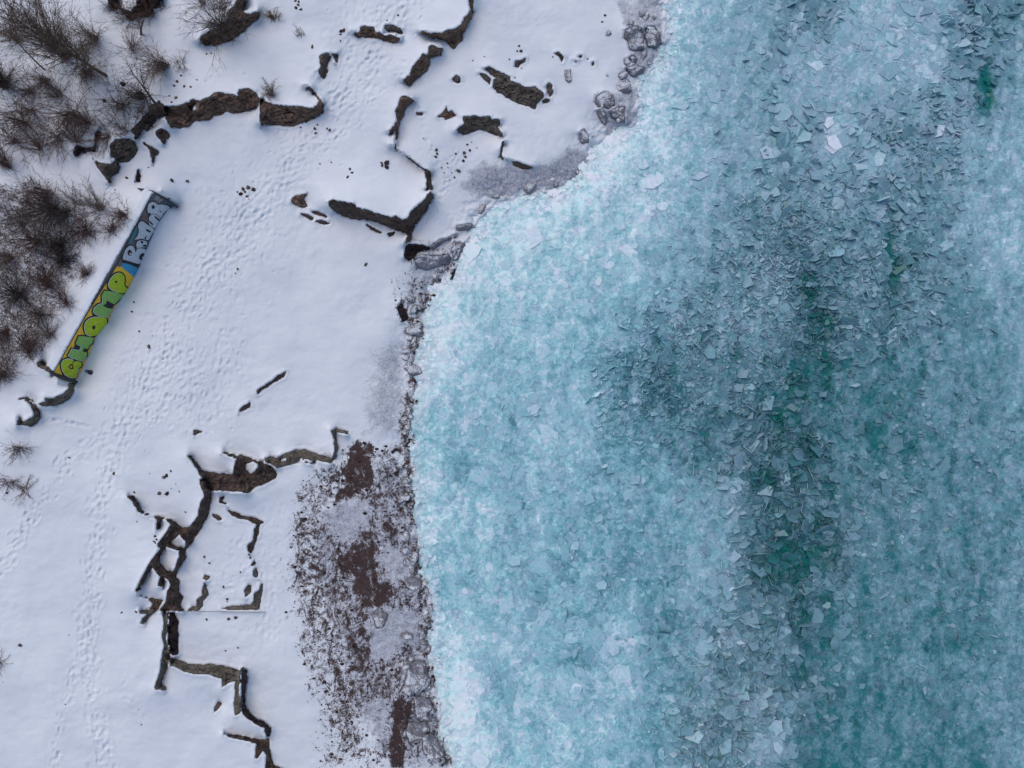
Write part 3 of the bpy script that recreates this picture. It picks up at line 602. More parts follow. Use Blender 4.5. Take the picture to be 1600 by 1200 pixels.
# rocks: each a mesh of its own that stands in a pocket of the snow
def build_rock(r):
    P = np.array(r['pts']); x0, y0 = np.floor(P.min(0) - 5); x1, y1 = np.ceil(P.max(0) + 5)
    st = 0.9 if (x1 - x0) * (y1 - y0) < 20000 else 1.1
    ax = np.arange(x0, x1 + st, st); ay = np.arange(y0, y1 + st, st)
    X, Y = np.meshgrid(ax, ay, indexing='ij')
    s = rock_sd(r, X, Y)
    ins = s < 0.6
    z = Zs(X, Y)
    e = np.clip(-s / 6.0, 0, 1)
    st1 = fbm(X / 16, Y / 16, 9, 4); st2 = np.abs(fbm(X / 8, Y / 8, 4, 3)); st3 = np.floor(z * 7 + st1 * 1.2) / 7 - z
    z = z + 0.05 + r['rel'] * (0.9 * e ** 0.5 + st1 * 0.8 - st2 * 1.0) + st3 * 0.5 * min(1, r['rel'] / 0.06) * e
    if r['mat'] != 'iced' and X.size < 60000:
        ang = 0.35; cs = 24.0 if r['mat'] != 'rubble' else 6.0
        u_ = (X * math.cos(ang) + Y * math.sin(ang)) / cs + fbm(X / 20, Y / 20, 1, 2) * 0.6; v_ = (-X * math.sin(ang) + Y * math.cos(ang)) / (cs * 0.62) + fbm(X / 20, Y / 20, 4, 2) * 0.5
        iu, iv = np.floor(u_).astype(int), np.floor(v_).astype(int); f1 = np.full(X.shape, 9.0); f2 = f1.copy(); cid = np.zeros(X.shape)
        for a_ in (-1, 0, 1):
            for b_ in (-1, 0, 1):
                hx = _tab[3][(iu + a_) & 255, (iv + b_) & 255]; hy = _tab[6][(iu + a_) & 255, (iv + b_) & 255]
                dd = np.hypot(iu + a_ + hx - u_, iv + b_ + hy - v_); near = dd < f1
                f2 = np.where(near, f1, np.minimum(f2, dd)); cid = np.where(near, _tab[9][(iu + a_) & 255, (iv + b_) & 255], cid); f1 = np.where(near, dd, f1)
        kb = min(1, r['rel'] / 0.06)
        z = z + (cid - 0.5) * 0.14 * kb * e ** 0.5 - 0.06 * kb * (1 - sm(f2 - f1, 0.01, 0.07)) * e ** 0.3
    if r['mat'] == 'iced': z = Zs(X, Y) + 0.05 + 0.13 * e ** 0.5 + st1 * 0.07 + fbm(X / 6, Y / 6, 2, 3) * 0.03
    else:
        fr = fbm(X / 3.2, Y / 3.2, 2, 3); blk_ = np.floor(fbm(X / 10 + 5, Y / 6, 13, 2) * 4) / 4
        z = z + e ** 0.4 * (fr * 0.05 + blk_ * 0.10) * min(1, r['rel'] / 0.06)
    z = np.where(s > -0.5, z - 0.10, z)
    idx = -np.ones(X.shape, int); q = ins[:-1, :-1] & ins[1:, :-1] & ins[1:, 1:] & ins[:-1, 1:]
    used = np.zeros(X.shape, bool); used[:-1, :-1] |= q; used[1:, :-1] |= q; used[1:, 1:] |= q; used[:-1, 1:] |= q
    if not used.any(): return None
    idx[used] = np.arange(used.sum())
    wx, wy = unproj(X, Y, z)
    V = np.stack([wx[used], wy[used], z[used]], 1)
    F = np.stack([idx[:-1, :-1][q], idx[:-1, 1:][q], idx[1:, 1:][q], idx[1:, :-1][q]], 1)
    # sides reaching down into the ground
    ed = {}
    for f in F:
        for a, b in ((f[0], f[1]), (f[1], f[2]), (f[2], f[3]), (f[3], f[0])):
            ed[(a, b)] = 1
    bnd = [(a, b) for (a, b) in ed if (b, a) not in ed]
    bv = sorted({v for e_ in bnd for v in e_}); mp = {v: len(V) + i for i, v in enumerate(bv)}
    low = V[bv].copy(); low[:, 2] -= 0.45
    V = np.vstack([V, low]); F = np.vstack([F, [(b, a, mp[a], mp[b]) for a, b in bnd]])
    zb = V[:, 2].min(); cx, cy = V[:, 0].mean(), V[:, 1].mean()
    V = V - np.array([cx, cy, zb])
    o = mesh_np(r['name'], V, F[:, ::-1], M[r['mat']], smooth=r['mat'] == 'iced')
    o.location = (cx, cy, zb)
    thing(o, r['label'], r['cat'], r['group'])
    i0, i1 = np.searchsorted(gx_, [x0, x1]); j0, j1 = np.searchsorted(gy_, [y0, y1])
    sx, sy = GX[i0:i1, j0:j1], GY[i0:i1, j0:j1]
    g = GZ[i0:i1, j0:j1]; ss = rock_sd(r, sx, sy)
    g -= (0.14 if r['mat'] == 'iced' else 0.32) * (1 - sm(ss, -1.6, 0.4)); g += 0.05 * np.exp(-((ss - 3) / 2.5) ** 2)
    if r['mat'] != 'iced': soil[i0:i1, j0:j1] = np.maximum(soil[i0:i1, j0:j1], (ss < -0.5) * 1.0)
    return o
for r in ROCKS: build_rock(r)
# pocket for the painted wall
i0, i1 = np.searchsorted(gx_, [70, 285]); j0, j1 = np.searchsorted(gy_, [290, 610])
sx, sy = GX[i0:i1, j0:j1], GY[i0:i1, j0:j1]
ss = sdist(sx, sy, WVIS) + fbm(sx / 6, sy / 6, 6, 3) * 1.2 * sm(wall_v(sx, sy), 5, 15)
ss = ss + 3.2 * (1 - sm(wall_v(sx, sy), 2.0, 6.0))
GZ[i0:i1, j0:j1] -= 0.5 * (1 - sm(ss, -1.5, 0.5))

nI, nJ = GX.shape
wx, wy = unproj(GX, GY, GZ)
idx = np.arange(nI * nJ).reshape(nI, nJ)
keep = (sdG < 90)
q = keep[:-1, :-1] | keep[1:, 1:]
F = np.stack([idx[:-1, :-1][q], idx[:-1, 1:][q], idx[1:, 1:][q], idx[1:, :-1][q]], 1)[:, ::-1]
used = np.zeros(nI * nJ, bool); used[F.ravel()] = True
re = -np.ones(nI * nJ, int); re[used] = np.arange(used.sum())
V = np.stack([wx.ravel(), wy.ravel(), GZ.ravel()], 1)[used]
o = mesh_np('snow_ground', V, re[F], M['ground'], attrs=dict(soil=soil.ravel()[used], glaze=glaze.ravel()[used], brush=brush.ravel()[used]))
o['kind'] = 'structure'

# ------------------------------------------------------------------ lake: deep water and the frozen surface
wv = [(-400, -400, -2.2), (400, -400, -2.2), (400, 400, -2.2), (-400, 400, -2.2)]
o = mesh_np('lake_water', wv, [(0, 1, 2, 3)], M['water'], smooth=False); o['kind'] = 'structure'
TG = np.array([
 [9,9,9,8.5,8.5,8,7,6.2,4.2,6.5,7,6,3.5],
 [9,9,9,8.5,8.5,8,6.5,5.5,6.8,6.8,6.8,4.5,5.5],
 [9,9,9,9,9,8,6.5,6,5.8,5.5,5.5,6,6],
 [9,9,8.8,8.8,8.7,7.7,6.3,5.0,5.6,4.5,5,6,6],
 [8.7,8.7,8.8,8.2,7.7,6.2,5.2,4.9,3.6,4.2,4.3,5.8,6.8],
 [8.9,8.8,7.4,7.2,5.8,4.7,4.6,4.6,2.3,3.8,3.8,4,5.5],
 [8.5,7.3,6.5,7,4.4,3,3.5,2.5,2.0,2.7,3.4,3.5,4.4],
 [7.8,6.2,6.5,7,4.4,3.8,3,2.2,1.9,2.6,2.8,3.2,4],
 [8,7.6,6.5,6.4,5.4,5.3,5.6,1.7,2.1,3.4,3.5,3.4,3.5],
 [7.8,7,6,6,5,5,6,1.7,1.7,3.2,3.5,3.3,3.7],
 [8.2,8.3,7,6.5,6.6,4.3,4.8,2.0,1.8,3.3,3,3.2,4],
 [8.8,8.6,6.5,7,7,5,4.2,3.8,2.4,2.8,2.8,3.2,4.4],
 [9,9,7.5,7.6,6.6,5.4,3.6,4,2.1,2.5,2.4,2.4,4.4]]) / 9.6 + 0.02
BL = [(1542,130,12,46,-5.5),(1530,160,18,18,-2.5),(1397,420,9,55,-4),(1270,470,22,40,-1.2),(1225,640,35,75,-0.4),(1250,700,20,50,-0.7),(1185,745,16,16,-2),
      (1245,845,52,46,-1.6),(1235,300,6,70,-1.2),(1040,600,36,40,-1.2),(1215,900,30,30,-1.3),(1390,870,20,40,-0.8),(1500,1160,12,40,-0.6),(1352,1100,10,50,-0.6),
      (877,890,5,18,-2),(1052,975,12,36,-2),(1130,1060,18,70,-1.2),(905,1020,18,30,-1.6),(770,1060,14,60,-1.2),(715,730,32,24,-1.2),(1250,20,34,30,-1.6),(1215,60,20,26,-1.6),
      (1300,212,22,24,2.5),(1372,255,40,24,1.2),(1578,370,40,50,1.2),(1195,235,26,22,1.0),(1262,60,16,14,.8),(720,1060,22,60,.9),(985,1000,16,70,1.0),(1030,745,60,16,.8),
      (1110,770,40,24,1.0),(1390,60,60,50,.5),(1145,650,30,30,-.8),(1290,900,18,14,1.6),(1150,1000,30,20,1.0),(1205,1160,26,24,1.8),(1420,400,20,40,-.8),(1370,680,40,30,-.6),
      (1330,560,16,12,-1.2),(1440,150,14,8,-1.5),(1450,240,24,20,-1.2),(1380,250,6,6,0),(860,230,40,20,0),(1000,330,30,20,.6),(1170,330,30,24,-1.1),(1570,140,24,50,-0.8),
      (1540,20,40,10,-2.2),(1600,20,16,12,-1.5),(1230,380,30,30,-1.0),(980,560,30,30,-.5),(960,640,24,50,-.8),(1290,1180,30,20,-.8),
      (1262,440,7,50,-2),(1238,610,9,60,-1.2),(1262,700,8,30,-1.8),(1218,660,10,30,-2),(1196,742,14,14,-2.5),(1290,560,8,40,-2.2),(1225,330,5,50,-1.4),(1150,880,8,50,-1.4),(1255,960,10,60,-1.8),(1180,930,8,40,-1.4),
      (1340,1120,6,70,-0.6),(1490,720,8,80,-0.6),(1150,560,8,40,-1.6),(1100,520,12,24,-1.4),(985,585,7,50,-1.6),(990,500,8,30,-1.2),(1440,560,8,50,-1.2),(1230,250,10,30,-1.0),(1120,430,10,40,-1.2)]
def tone_at(px, py):
    w1 = fbm(px / 70, py / 110, 10, 4) * 26; w2 = fbm(px / 70, py / 110, 12, 4) * 36
    X = np.clip((px + w1 - 640) / 80, 0, 11.999); Y = np.clip((py + w2) / 100, 0, 11.999)
    i = Y.astype(int); j = X.astype(int); a = Y - i; b = X - j
    a = a * a * (3 - 2 * a); b = b * b * (3 - 2 * b)
    t = (TG[i, j] * (1 - a) + TG[i + 1, j] * a) * (1 - b) + (TG[i, j + 1] * (1 - a) + TG[i + 1, j + 1] * a) * b
    wx_ = px + fbm(px / 22, py / 22, 13, 4) * 10; wy_ = py + fbm(px / 22, py / 22, 14, 4) * 14
    for cx, cy, rx, ry, v in BL:
        t = t + v / 9.6 * 1.15 * np.exp(-((wx_ - cx) / rx) ** 2 - ((wy_ - cy) / ry) ** 2)
    dk = np.clip((0.72 - t) / 0.4, 0, 1)
    t = t + 0.05 * dk
    t = t + fbm(px / 24, py / 170, 2, 4) * (0.075 + 0.03 * dk) + fbm(px / 13, py / 24, 6, 5, 0.66) * (0.17 + 0.10 * dk)
    t = t - 0.015 + 0.13 * sm(fbm(px / 40, py / 90, 9, 5, 0.6), 0.05, 0.6) * (1 - dk * 0.6)
    rid = 1 - np.abs(fbm(px / 20 + 3, py / 26, 8, 4)) * 2
    t = t + (rid - 0.6) * 0.05
    t = t - 0.24 * np.maximum(t - 0.42, 0)
    return t
ix = axis(632, 1622, 2.1, -400, 9000); iy = axis(-20, 1222, 2.1, -9000, 9000)
IX, IY = np.meshgrid(ix, iy, indexing='ij')
sdI = shore_sd(IX, IY)
def ice_z(px, py, sdv, tone):
    z = 0.12 + fbm(px / 45, py / 60, 4, 3) * 0.10 + fbm(px / 9, py / 9, 11, 4, 0.6) * 0.03 + np.abs(fbm(px / 16, py / 16, 9, 3)) * 0.05
    z = z - 0.06 * np.exp(-(sdv / 14) ** 2) + 0.10 * np.exp(-((sdv - 40) / 30) ** 2) + (tone - 0.5) * 0.25 + fbm(px / 12, py / 12, 7, 4, 0.65) * 0.22 * np.exp(-(sdv / 22) ** 2)
    return np.where(sdv < 0, z + sdv * 0.022, z)
IT = tone_at(IX, IY); IZ = ice_z(IX, IY, sdI, IT)
IT = IT + 0.06 * np.exp(-((sdI - 45) / 30) ** 2)
TI = sm(IX + fbm(IX / 60, IY / 60, 3, 3) * 60, 900, 1180)
SNY = 0.62 * (1 - sm(sdI + fbm(IX / 25, IY / 40, 12, 4) * 20, 0, 62)) + 0.30 * np.exp(-((IX - 735 - fbm(IX / 30, IY / 60, 3, 3) * 14) / 16) ** 2) * sm(IY, 930, 1000) + 0.25 * np.exp(-((IX - 760 + (IY - 400) * 0.45) / 28) ** 2) * sm(IY, 380, 420) * (1 - sm(IY, 560, 640))
wx, wy = unproj(IX, IY, IZ)
nI, nJ = IX.shape; idx = np.arange(nI * nJ).reshape(nI, nJ)
keep = sdI > -32
q = keep[:-1, :-1] | keep[1:, 1:]
F = np.stack([idx[:-1, :-1][q], idx[:-1, 1:][q], idx[1:, 1:][q], idx[1:, :-1][q]], 1)[:, ::-1]
used = np.zeros(nI * nJ, bool); used[F.ravel()] = True
re = -np.ones(nI * nJ, int); re[used] = np.arange(used.sum())
V = np.stack([wx.ravel(), wy.ravel(), IZ.ravel()], 1)[used]
o = mesh_np('lake_ice', V, re[F], M['ice'], attrs=dict(tone=IT.ravel()[used], tint=TI.ravel()[used], snowy=SNY.ravel()[used]))
o['kind'] = 'structure'

# ------------------------------------------------------------------ broken ice plates
def plate_geo(px, py, size, asp, rot, tilt, tdir, thick, z0, n=None, rg=RNG, jit=0.22):
    n = n or int(rg.integers(4, 7))
    a = (np.arange(n) + rg.uniform(-jit, jit, n)) * 2 * np.pi / n
    rr = size * rg.uniform(0.75, 1.1, n)
    x = np.cos(a) * rr; y = np.sin(a) * rr * asp
    P = np.stack([x * math.cos(rot) - y * math.sin(rot), x * math.sin(rot) + y * math.cos(rot), np.zeros(n)], 1)
    ax = np.array([math.cos(tdir), math.sin(tdir), 0.0]); c, s_ = math.cos(tilt), math.sin(tilt)
    def R(v): return v * c + np.cross(ax, v) * s_ + np.outer(v @ ax, ax) * (1 - c)
    nv = R(np.array([[0, 0, 1.0]]))[0]
    T = R(P); B = T * 1.0 - nv * thick
    return np.vstack([T, B]), n
# areas where plates are piled: (cx, cy, rx, ry, weight, size, tilt)
ZN = [(1150,600,520,700,16,0.17,0.5),(850,800,220,420,8,0.24,0.3),(1240,860,75,95,9,0.40,0.55),(1200,700,80,80,6,0.32,0.7),(1170,1060,90,130,8,0.45,0.5),(1330,90,130,90,8,0.36,0.4),(1330,240,110,90,6,0.40,0.45),(1460,200,80,100,6,0.28,0.6),
      (1040,600,100,90,7,0.24,0.85),(1120,480,100,90,5,0.22,0.85),(1270,500,80,110,6,0.26,0.85),(1400,430,90,100,4,0.30,0.7),(1230,380,70,80,5,0.22,0.9),(880,1000,200,190,5,0.32,0.25),(830,700,150,180,4,0.28,0.25),
      (1100,1150,60,60,3,0.3,0.9),(1380,700,160,160,3,0.26,0.5),(1420,950,160,200,3,0.22,0.5),(1560,900,60,300,1,0.25,0.4),(1130,200,110,160,3,0.28,0.3),(980,330,120,120,2,0.28,0.25),(1490,40,100,50,3,0.4,0.4)]
wts = np.array([z[4] for z in ZN], float); wts /= wts.sum()
def pick():
    for _ in range(50):
        z = ZN[RNG.choice(len(ZN), p=wts)]
        x = z[0] + RNG.normal() * z[2] * 0.6; y = z[1] + RNG.normal() * z[3] * 0.6
        if 700 < x < 1640 and -30 < y < 1230: return x, y, z
    return x, y, z
cand = []; raw = [pick() for _ in range(26000)]
rt = tone_at(np.array([r_[0] for r_ in raw]), np.array([r_[1] for r_ in raw]))
for (x, y, z), lt in zip(raw, rt):
    size = float(np.clip(RNG.lognormal(math.log(z[5] * 0.62), 0.48), 0.07, 0.75))
    if lt > 0.58 and z[6] <= 0.3: size = size * 1.1 + 0.04
    if lt > 0.58 and size < 0.11: continue
    cand.append((x, y, size, z))
rim = [(int(RNG.integers(1, len(SHORE) - 2)), RNG.random(), RNG.normal()) for _ in range(2600)]
rx_ = np.array([SHORE[a][0] * (1 - f) + SHORE[a + 1][0] * f + g * 16 + 12 for a, f, g in rim]); ry_ = np.array([SHORE[a][1] * (1 - f) + SHORE[a + 1][1] * f for a, f, g in rim])
rs_ = shore_sd(rx_, ry_)
for x, y, sd1 in zip(rx_, ry_, rs_):      # crushed ice along the water line
    if -20 < y < 1220 and sd1 > -6: cand.append((float(x), float(y), float(np.clip(RNG.lognormal(-2.3, 0.5), 0.05, 0.3)), (x, y, 1, 1, 1, 0.15, 0.6)))
cx_ = np.array([c[0] for c in cand]); cy_ = np.array([c[1] for c in cand])
csd = shore_sd(cx_, cy_); ct = tone_at(cx_, cy_); cz = ice_z(cx_, cy_, csd, ct); cti = sm(cx_, 900, 1180)
# hand-placed plates: px, py, half size, aspect, rotation, tilt, direction, tone, label
HP = [(1303,222,0.62,0.75,2.4,0.12,0.6,0.98,'brightest white ice plate, lower half of the pale pair in the upper right ice'),
      (1296,190,0.55,0.6,1.0,0.18,2.0,0.92,'pale tilted ice plate just above the brightest white one'),
      (1335,205,0.62,0.7,0.3,0.15,4.0,0.72,'broad grey blue ice plate right of the brightest white one'),
      (1205,845,0.62,0.75,0.2,0.15,1.2,0.52,'large flat ice plate in the dark teal jumble, shield shaped'),
      (1243,838,0.7,0.38,2.2,0.5,0.8,0.40,'long curved looking ice plate right of the shield shaped one'),
      (1222,820,0.6,0.4,2.6,0.3,1.5,0.44,'slanting ice plate above the shield shaped one'),
      (1196,818,0.62,0.28,2.5,0.3,1.4,0.46,'narrow slanting ice plate at the upper left of the dark jumble'),
      (1262,815,0.6,0.35,1.4,0.2,0.2,0.48,'upright ice plate at the upper right of the dark jumble'),
      (1133,910,0.72,0.6,2.2,0.1,1.0,0.62,'pale triangular ice plate left of the dark jumble'),
      (1158,1030,0.66,0.8,0.5,0.15,1.0,0.55,'big wedge of ice plate in the lower pile'),
      (1168,1105,0.75,0.55,1.9,0.2,2.4,0.52,'long grey ice plate in the lower pile with a pointed foot'),
      (1210,1140,0.7,0.7,0.9,0.2,5.2,0.74,'pale upper plate of the bright pair near the bottom edge'),
      (1215,1168,0.6,0.6,2.4,0.15,2.0,0.78,'pale lower plate of the bright pair near the bottom edge'),
      (1402,525,0.5,0.5,0.7,0.2,1.2,0.48,'small kite shaped ice plate alone on the slate coloured ice'),
      (1385,765,0.7,0.55,5.4,0.15,1.2,0.42,'dim triangular ice plate frozen flat right of the teal channel'),
      (1245,680,0.72,0.32,1.5,0.3,0.1,0.42,'tall blade of ice plate standing in the teal channel'),
      (1095,275,0.6,0.55,0.1,0.1,0.5,0.80,'pale oblong ice plate on the cyan ice left of the white pair'),
      (1065,165,0.66,0.42,0.15,0.08,0.5,0.78,'pale bar of ice on the cyan ice near the upper shore'),
      (990,1002,0.4,0.9,0.5,0.1,0.5,0.86,'small bright square ice plate low in the cyan ice'),
      (835,640,0.5,0.7,0.3,0.1,0.5,0.80,'pale ice plate in the middle of the cyan ice'),
      (935,440,0.34,0.7,1.2,0.1,0.5,0.88,'small bright tilted ice chip in the upper cyan ice')]
order = sorted(range(len(cand)), key=lambda k: -cand[k][2])
nt = 300 - len(HP)
singles = order[:nt]; rest = order[nt:]
def region_label(x, y):
    if y < 140 and x > 1200: return 'broken ice plate in the heap along the top edge'
    if y < 330 and x > 1200: return 'broken ice plate round the brightest white one'
    if x > 1380 and y < 330: return 'broken ice plate beside the small dark teal pool'
    if x > 1320 and y < 650: return 'broken ice plate right of the teal channel'
    if x > 1320: return 'broken ice plate in the lower right'
    if x < 1080 and y > 800: return 'pale ice plate off the lower shore'
    if x < 1000: return 'pale ice plate off the middle shore'
    if y > 970: return 'broken ice plate in the lower pile'
    if y > 770: return 'broken ice plate in the dark teal jumble'
    if y > 560: return 'broken ice plate in the upper teal channel'
    return 'broken ice plate between shore and channel'
def describe(size, asp, tilt, tone, x, y):
    a = 'large' if size > 0.6 else ('mid sized' if size > 0.45 else 'small')
    b = 'narrow' if asp < 0.62 else 'broad'
    c = 'pale' if tone > 0.7 else ('dim' if tone < 0.42 else 'grey blue')
    d = 'tilted' if tilt > 0.25 else 'flat lying'
    return a + ' ' + c + ' ' + b + ' ' + d
USED = {}
def uniq(desc, base_, x, y, cx, cy):
    core_ = base_.replace('broken ice plate', 'ice plate').replace('pale ice plate', 'ice plate')
    for tail in ('', ', ' + ('upper' if y < cy else 'lower') + ' side', ', ' + ('upper ' if y < cy else 'lower ') + ('left' if x < cx else 'right')):
        l = desc + ' ' + core_ + tail
        l = ' '.join(l.split()[:16])
        if l not in USED: break
    USED[l] = 1
    return l
def single_plate(px, py, size, asp, rot, tilt, tdir, tone, tint, z0, label):
    P, n = plate_geo(px, py, size, asp, rot, tilt, tdir, 0.05, 0)
    F = [tuple(range(n)), tuple(range(2 * n - 1, n - 1, -1))] + [(i, n + i, n + (i + 1) % n, (i + 1) % n) for i in range(n)]
    me = bpy.data.meshes.new('ice_plate'); me.from_pydata([tuple(p) for p in P], [], F)
    for nm, v in (('tone', tone), ('tint', tint)):
        at = me.attributes.new(nm, 'FLOAT', 'POINT'); at.data.foreach_set('value', np.full(2 * n, v, np.float32))
    me.materials.append(M['plate'])
    o = bpy.data.objects.new('ice_plate', me); col.objects.link(o)
    z = z0 + 0.03 + 0.25 * size * abs(math.sin(tilt))
    x, y = unproj(px, py, z); o.location = (x, y, z)
    thing(o, label, 'ice plate', 'ice plates broken and heaped on the lake')
for h_ in HP:
    a = np.array([h_[0]], float); b = np.array([h_[1]], float); t0 = tone_at(a, b)
    z0 = ice_z(a, b, shore_sd(a, b), t0)[0] + 0.05
    single_plate(h_[0], h_[1], h_[2], h_[3], h_[4], h_[5], h_[6], h_[7], float(sm(a, 900, 1180)[0]), z0, h_[8])
for k in singles:
    x, y, size, z = cand[k]
    asp = RNG.uniform(0.45, 0.95); tlt = abs(RNG.normal()) * z[6] * 0.55 * (0.3 if ct[k] > 0.58 else 1)
    tno = float(np.clip(ct[k] + (0.04 if ct[k] > 0.5 else 0.08) + RNG.normal() * 0.07, 0.05, 1))
    single_plate(x, y, size, asp, RNG.uniform(0, 6.28), tlt, RNG.uniform(0, 6.28), tno, float(cti[k]), float(cz[k]),
                 uniq(describe(size, asp, tlt, tno, x, y), region_label(x, y), x, y, z[0], z[1]))
VV, T3, tn, ti = [], [], [], []; base = 0
for k in rest:
    x, y, size, z = cand[k]
    tilt = abs(RNG.normal()) * z[6] * (0.16 if ct[k] > 0.58 else 0.8)
    if ct[k] < 0.6 and RNG.random() < 0.11 * z[6] / 0.5: tilt = RNG.uniform(1.2, 1.5)
    tilt = min(tilt, 1.5)
    P, n = plate_geo(x, y, size, RNG.uniform(0.4, 0.95), RNG.uniform(0, 6.28), tilt, RNG.uniform(0, 6.28), 0.035, 0)
    zz = cz[k] + (0.0 if ct[k] > 0.55 else 0.02) + 0.3 * size * math.sin(tilt)
    wx_, wy_ = unproj(x, y, zz)
    P[:, 0] += wx_; P[:, 1] += wy_; P[:, 2] += zz
    VV.append(P)
    for i in range(1, n - 1): T3.append((base, base + i, base + i + 1))
    if tilt > 1.0 or size > 0.35:
        for i in range(1, n - 1): T3.append((base + n, base + n + i + 1, base + n + i))
    for i in range(n):
        j = (i + 1) % n; T3.append((base + i, base + n + i, base + n + j)); T3.append((base + i, base + n + j, base + j))
    up = 0.16 if tilt > 1.1 else (0.02 if ct[k] > 0.55 else 0.06 if x < 1320 else 0.02)
    if cx_[k] < 1e9 and csd[k] < 30: up += 0.15
    tv = float(np.clip(ct[k] + up + RNG.normal() * (0.045 if ct[k] > 0.55 else 0.075), 0.02, 1)); tn += [tv] * (2 * n); ti += [float(cti[k])] * (2 * n); base += 2 * n
o = mesh_np('brash_ice', np.vstack(VV), np.array(T3), M['plate'], smooth=False, attrs=dict(tone=tn, tint=ti))
o['kind'] = 'stuff'; o['label'] = 'small broken ice plates and shards strewn over the frozen lake'; o['category'] = 'ice'

# ------------------------------------------------------------------ painted wall
def wpt(px, py, lift=0.0):
    x, y, z = wall_pt(px, py); return (float(x + WN[0] * lift), float(y + WN[1] * lift), float(z + WN[2] * lift))
ref = wpt(*WQ[0]); wall = empty('painted_wall', ref, 'sloping concrete retaining wall covered in bright graffiti reading CHOMP and BEZER', 'wall')
def loc(v): return (v[0] - ref[0], v[1] - ref[1], v[2] - ref[2])
def wgrid(name, quad, nu, nv, mat, lift, label=None, back=True):
    A, B, C, D = [np.array(p, float) for p in quad]
    V = []; F = []
    for i in range(nu + 1):
        for j in range(nv + 1):
            u = i / nu; v = j / nv
            p = A * (1 - u) * (1 - v) + B * u * (1 - v) + C * u * v + D * (1 - u) * v
            V.append(loc(wpt(p[0], p[1], lift)))
    for i in range(nu):
        for j in range(nv):
            a = i * (nv + 1) + j; F.append((a, a + 1, a + nv + 2, a + nv + 1))
    if back:     # body behind the face
        n0 = len(V)
        off = np.array([-wnrm[0] * 0.04, wnrm[1] * 0.04, -0.05])
        V += [tuple(np.array(v) + off) for v in V]
        F += [tuple(n0 + q_ for q_ in f[::-1]) for f in F]
        for i in range(nu):
            a, b = i * (nv + 1), (i + 1) * (nv + 1); F.append((a, b, n0 + b, n0 + a))
            a, b = a + nv, b + nv; F.append((b, a, n0 + a, n0 + b))
        for j in range(nv):
            a, b = j, j + 1; F.append((b, a, n0 + a, n0 + b))
            a, b = nu * (nv + 1) + j, nu * (nv + 1) + j + 1; F.append((a, b, n0 + b, n0 + a))
    o = mesh_np(name, V, F, mat, smooth=False, parent=wall)
    if label: o['label'] = label
    return o
M['wallgrey'] = mat_flat('mauve_grey_concrete', (0.13, 0.115, 0.13, 1), 0.8, 0.45, 7)
wgrid('wall_face', WQ, 60, 10, M['wallgrey'], 0.0)
def wpoly(name, pts, mat, lift, label=None, parent=None):
    vv = [Vector(loc(wpt(p[0], p[1], lift))) for p in pts]
    flat = [Vector((p[0], p[1], 0)) for p in pts]
    tr = tessellate_polygon([flat])
    tr = [t_ for t_ in tr]
    # face upwards
    F = []
    for a, b, c in tr:
        nn = (vv[b] - vv[a]).cross(vv[c] - vv[a]); F.append((a, b, c) if nn.z > 0 else (a, c, b))
    o = mesh_np(name, [tuple(v) for v in vv], F, mat, smooth=False, parent=parent or wall)
    if label: o['label'] = label
    return o
def wstroke(name, pts, w, mat, lift, closed=True, parent=None, label=None):
    P = [np.array(p, float) for p in pts]; n = len(P); V = []; F = []
    rng_ = range(n if closed else n - 1)
    L = []
    for i in range(n):
        a = P[(i - 1) % n] if (closed or i > 0) else P[i]; b = P[(i + 1) % n] if (closed or i < n - 1) else P[i]
        d = b - a; d = d / (np.hypot(*d) + 1e-9); nn = np.array([-d[1], d[0]])
        L.append((P[i] + nn * w / 2, P[i] - nn * w / 2))
    for a, b in L: V += [loc(wpt(a[0], a[1], lift)), loc(wpt(b[0], b[1], lift))]
    for i in rng_:
        j = (i + 1) % n; F.append((2 * i, 2 * i + 1, 2 * j + 1, 2 * j))
    o = mesh_np(name, V, F, mat, smooth=False, parent=parent or wall)
    if label: o['label'] = label
    return o
def smoothpoly(p, it=2):
    for _ in range(it):
        q_ = []
        for i in range(len(p)):
            a = p[i]; b = p[(i + 1) % len(p)]
            q_ += [(a[0] * .78 + b[0] * .22, a[1] * .78 + b[1] * .22), (a[0] * .22 + b[0] * .78, a[1] * .22 + b[1] * .78)]
        p = q_
    return p
def ell(cx, cy, rx, ry, n=14, rot=0.0):
    return [(cx + rx * math.cos(t) * math.cos(rot) - ry * math.sin(t) * math.sin(rot), cy + rx * math.cos(t) * math.sin(rot) + ry * math.sin(t) * math.cos(rot)) for t in [2 * math.pi * k / n for k in range(n)]]
yel = mat_paint('yellow_paint', (0.93, 0.53, 0.03, 1)); lime = mat_paint('lime_paint', (0.48, 0.60, 0.015, 1)); grn = mat_paint('green_paint', (0.27, 0.50, 0.11, 1))
blk = mat_paint('black_paint', (0.012, 0.014, 0.02, 1)); wht = mat_paint('white_paint', (0.72, 0.74, 0.76, 1)); sil = mat_paint('silver_paint', (0.54, 0.58, 0.63, 1))
blu = mat_paint('blue_paint', (0.05, 0.32, 0.55, 1)); tea = mat_paint('teal_paint', (0.03, 0.20, 0.27, 1)); pur = mat_paint('pinkish_paint', (0.16, 0.10, 0.10, 1))
KA = lambda *c: Z(170, 290, 8, *c)
KB = lambda *c: Z(70, 400, 5.714, *c)
wpoly('paint_background', [(82,579.5),(100,548),(131.5,493.5),(160,447),(180.5,414),(186,412),(196,420),(205,428),(214,436),(206,452),(200,465),(190,480),(180,500),(160,530),(140,570),(124,596),(100,590)], yel, 0.006, 'yellow painted background')
wpoly('paint_patch', KA(150,1010, 175,965, 240,975, 355,1030, 360,1050, 300,1130, 260,1100, 200,1050), blu, 0.010, 'bright blue patch between the two words')
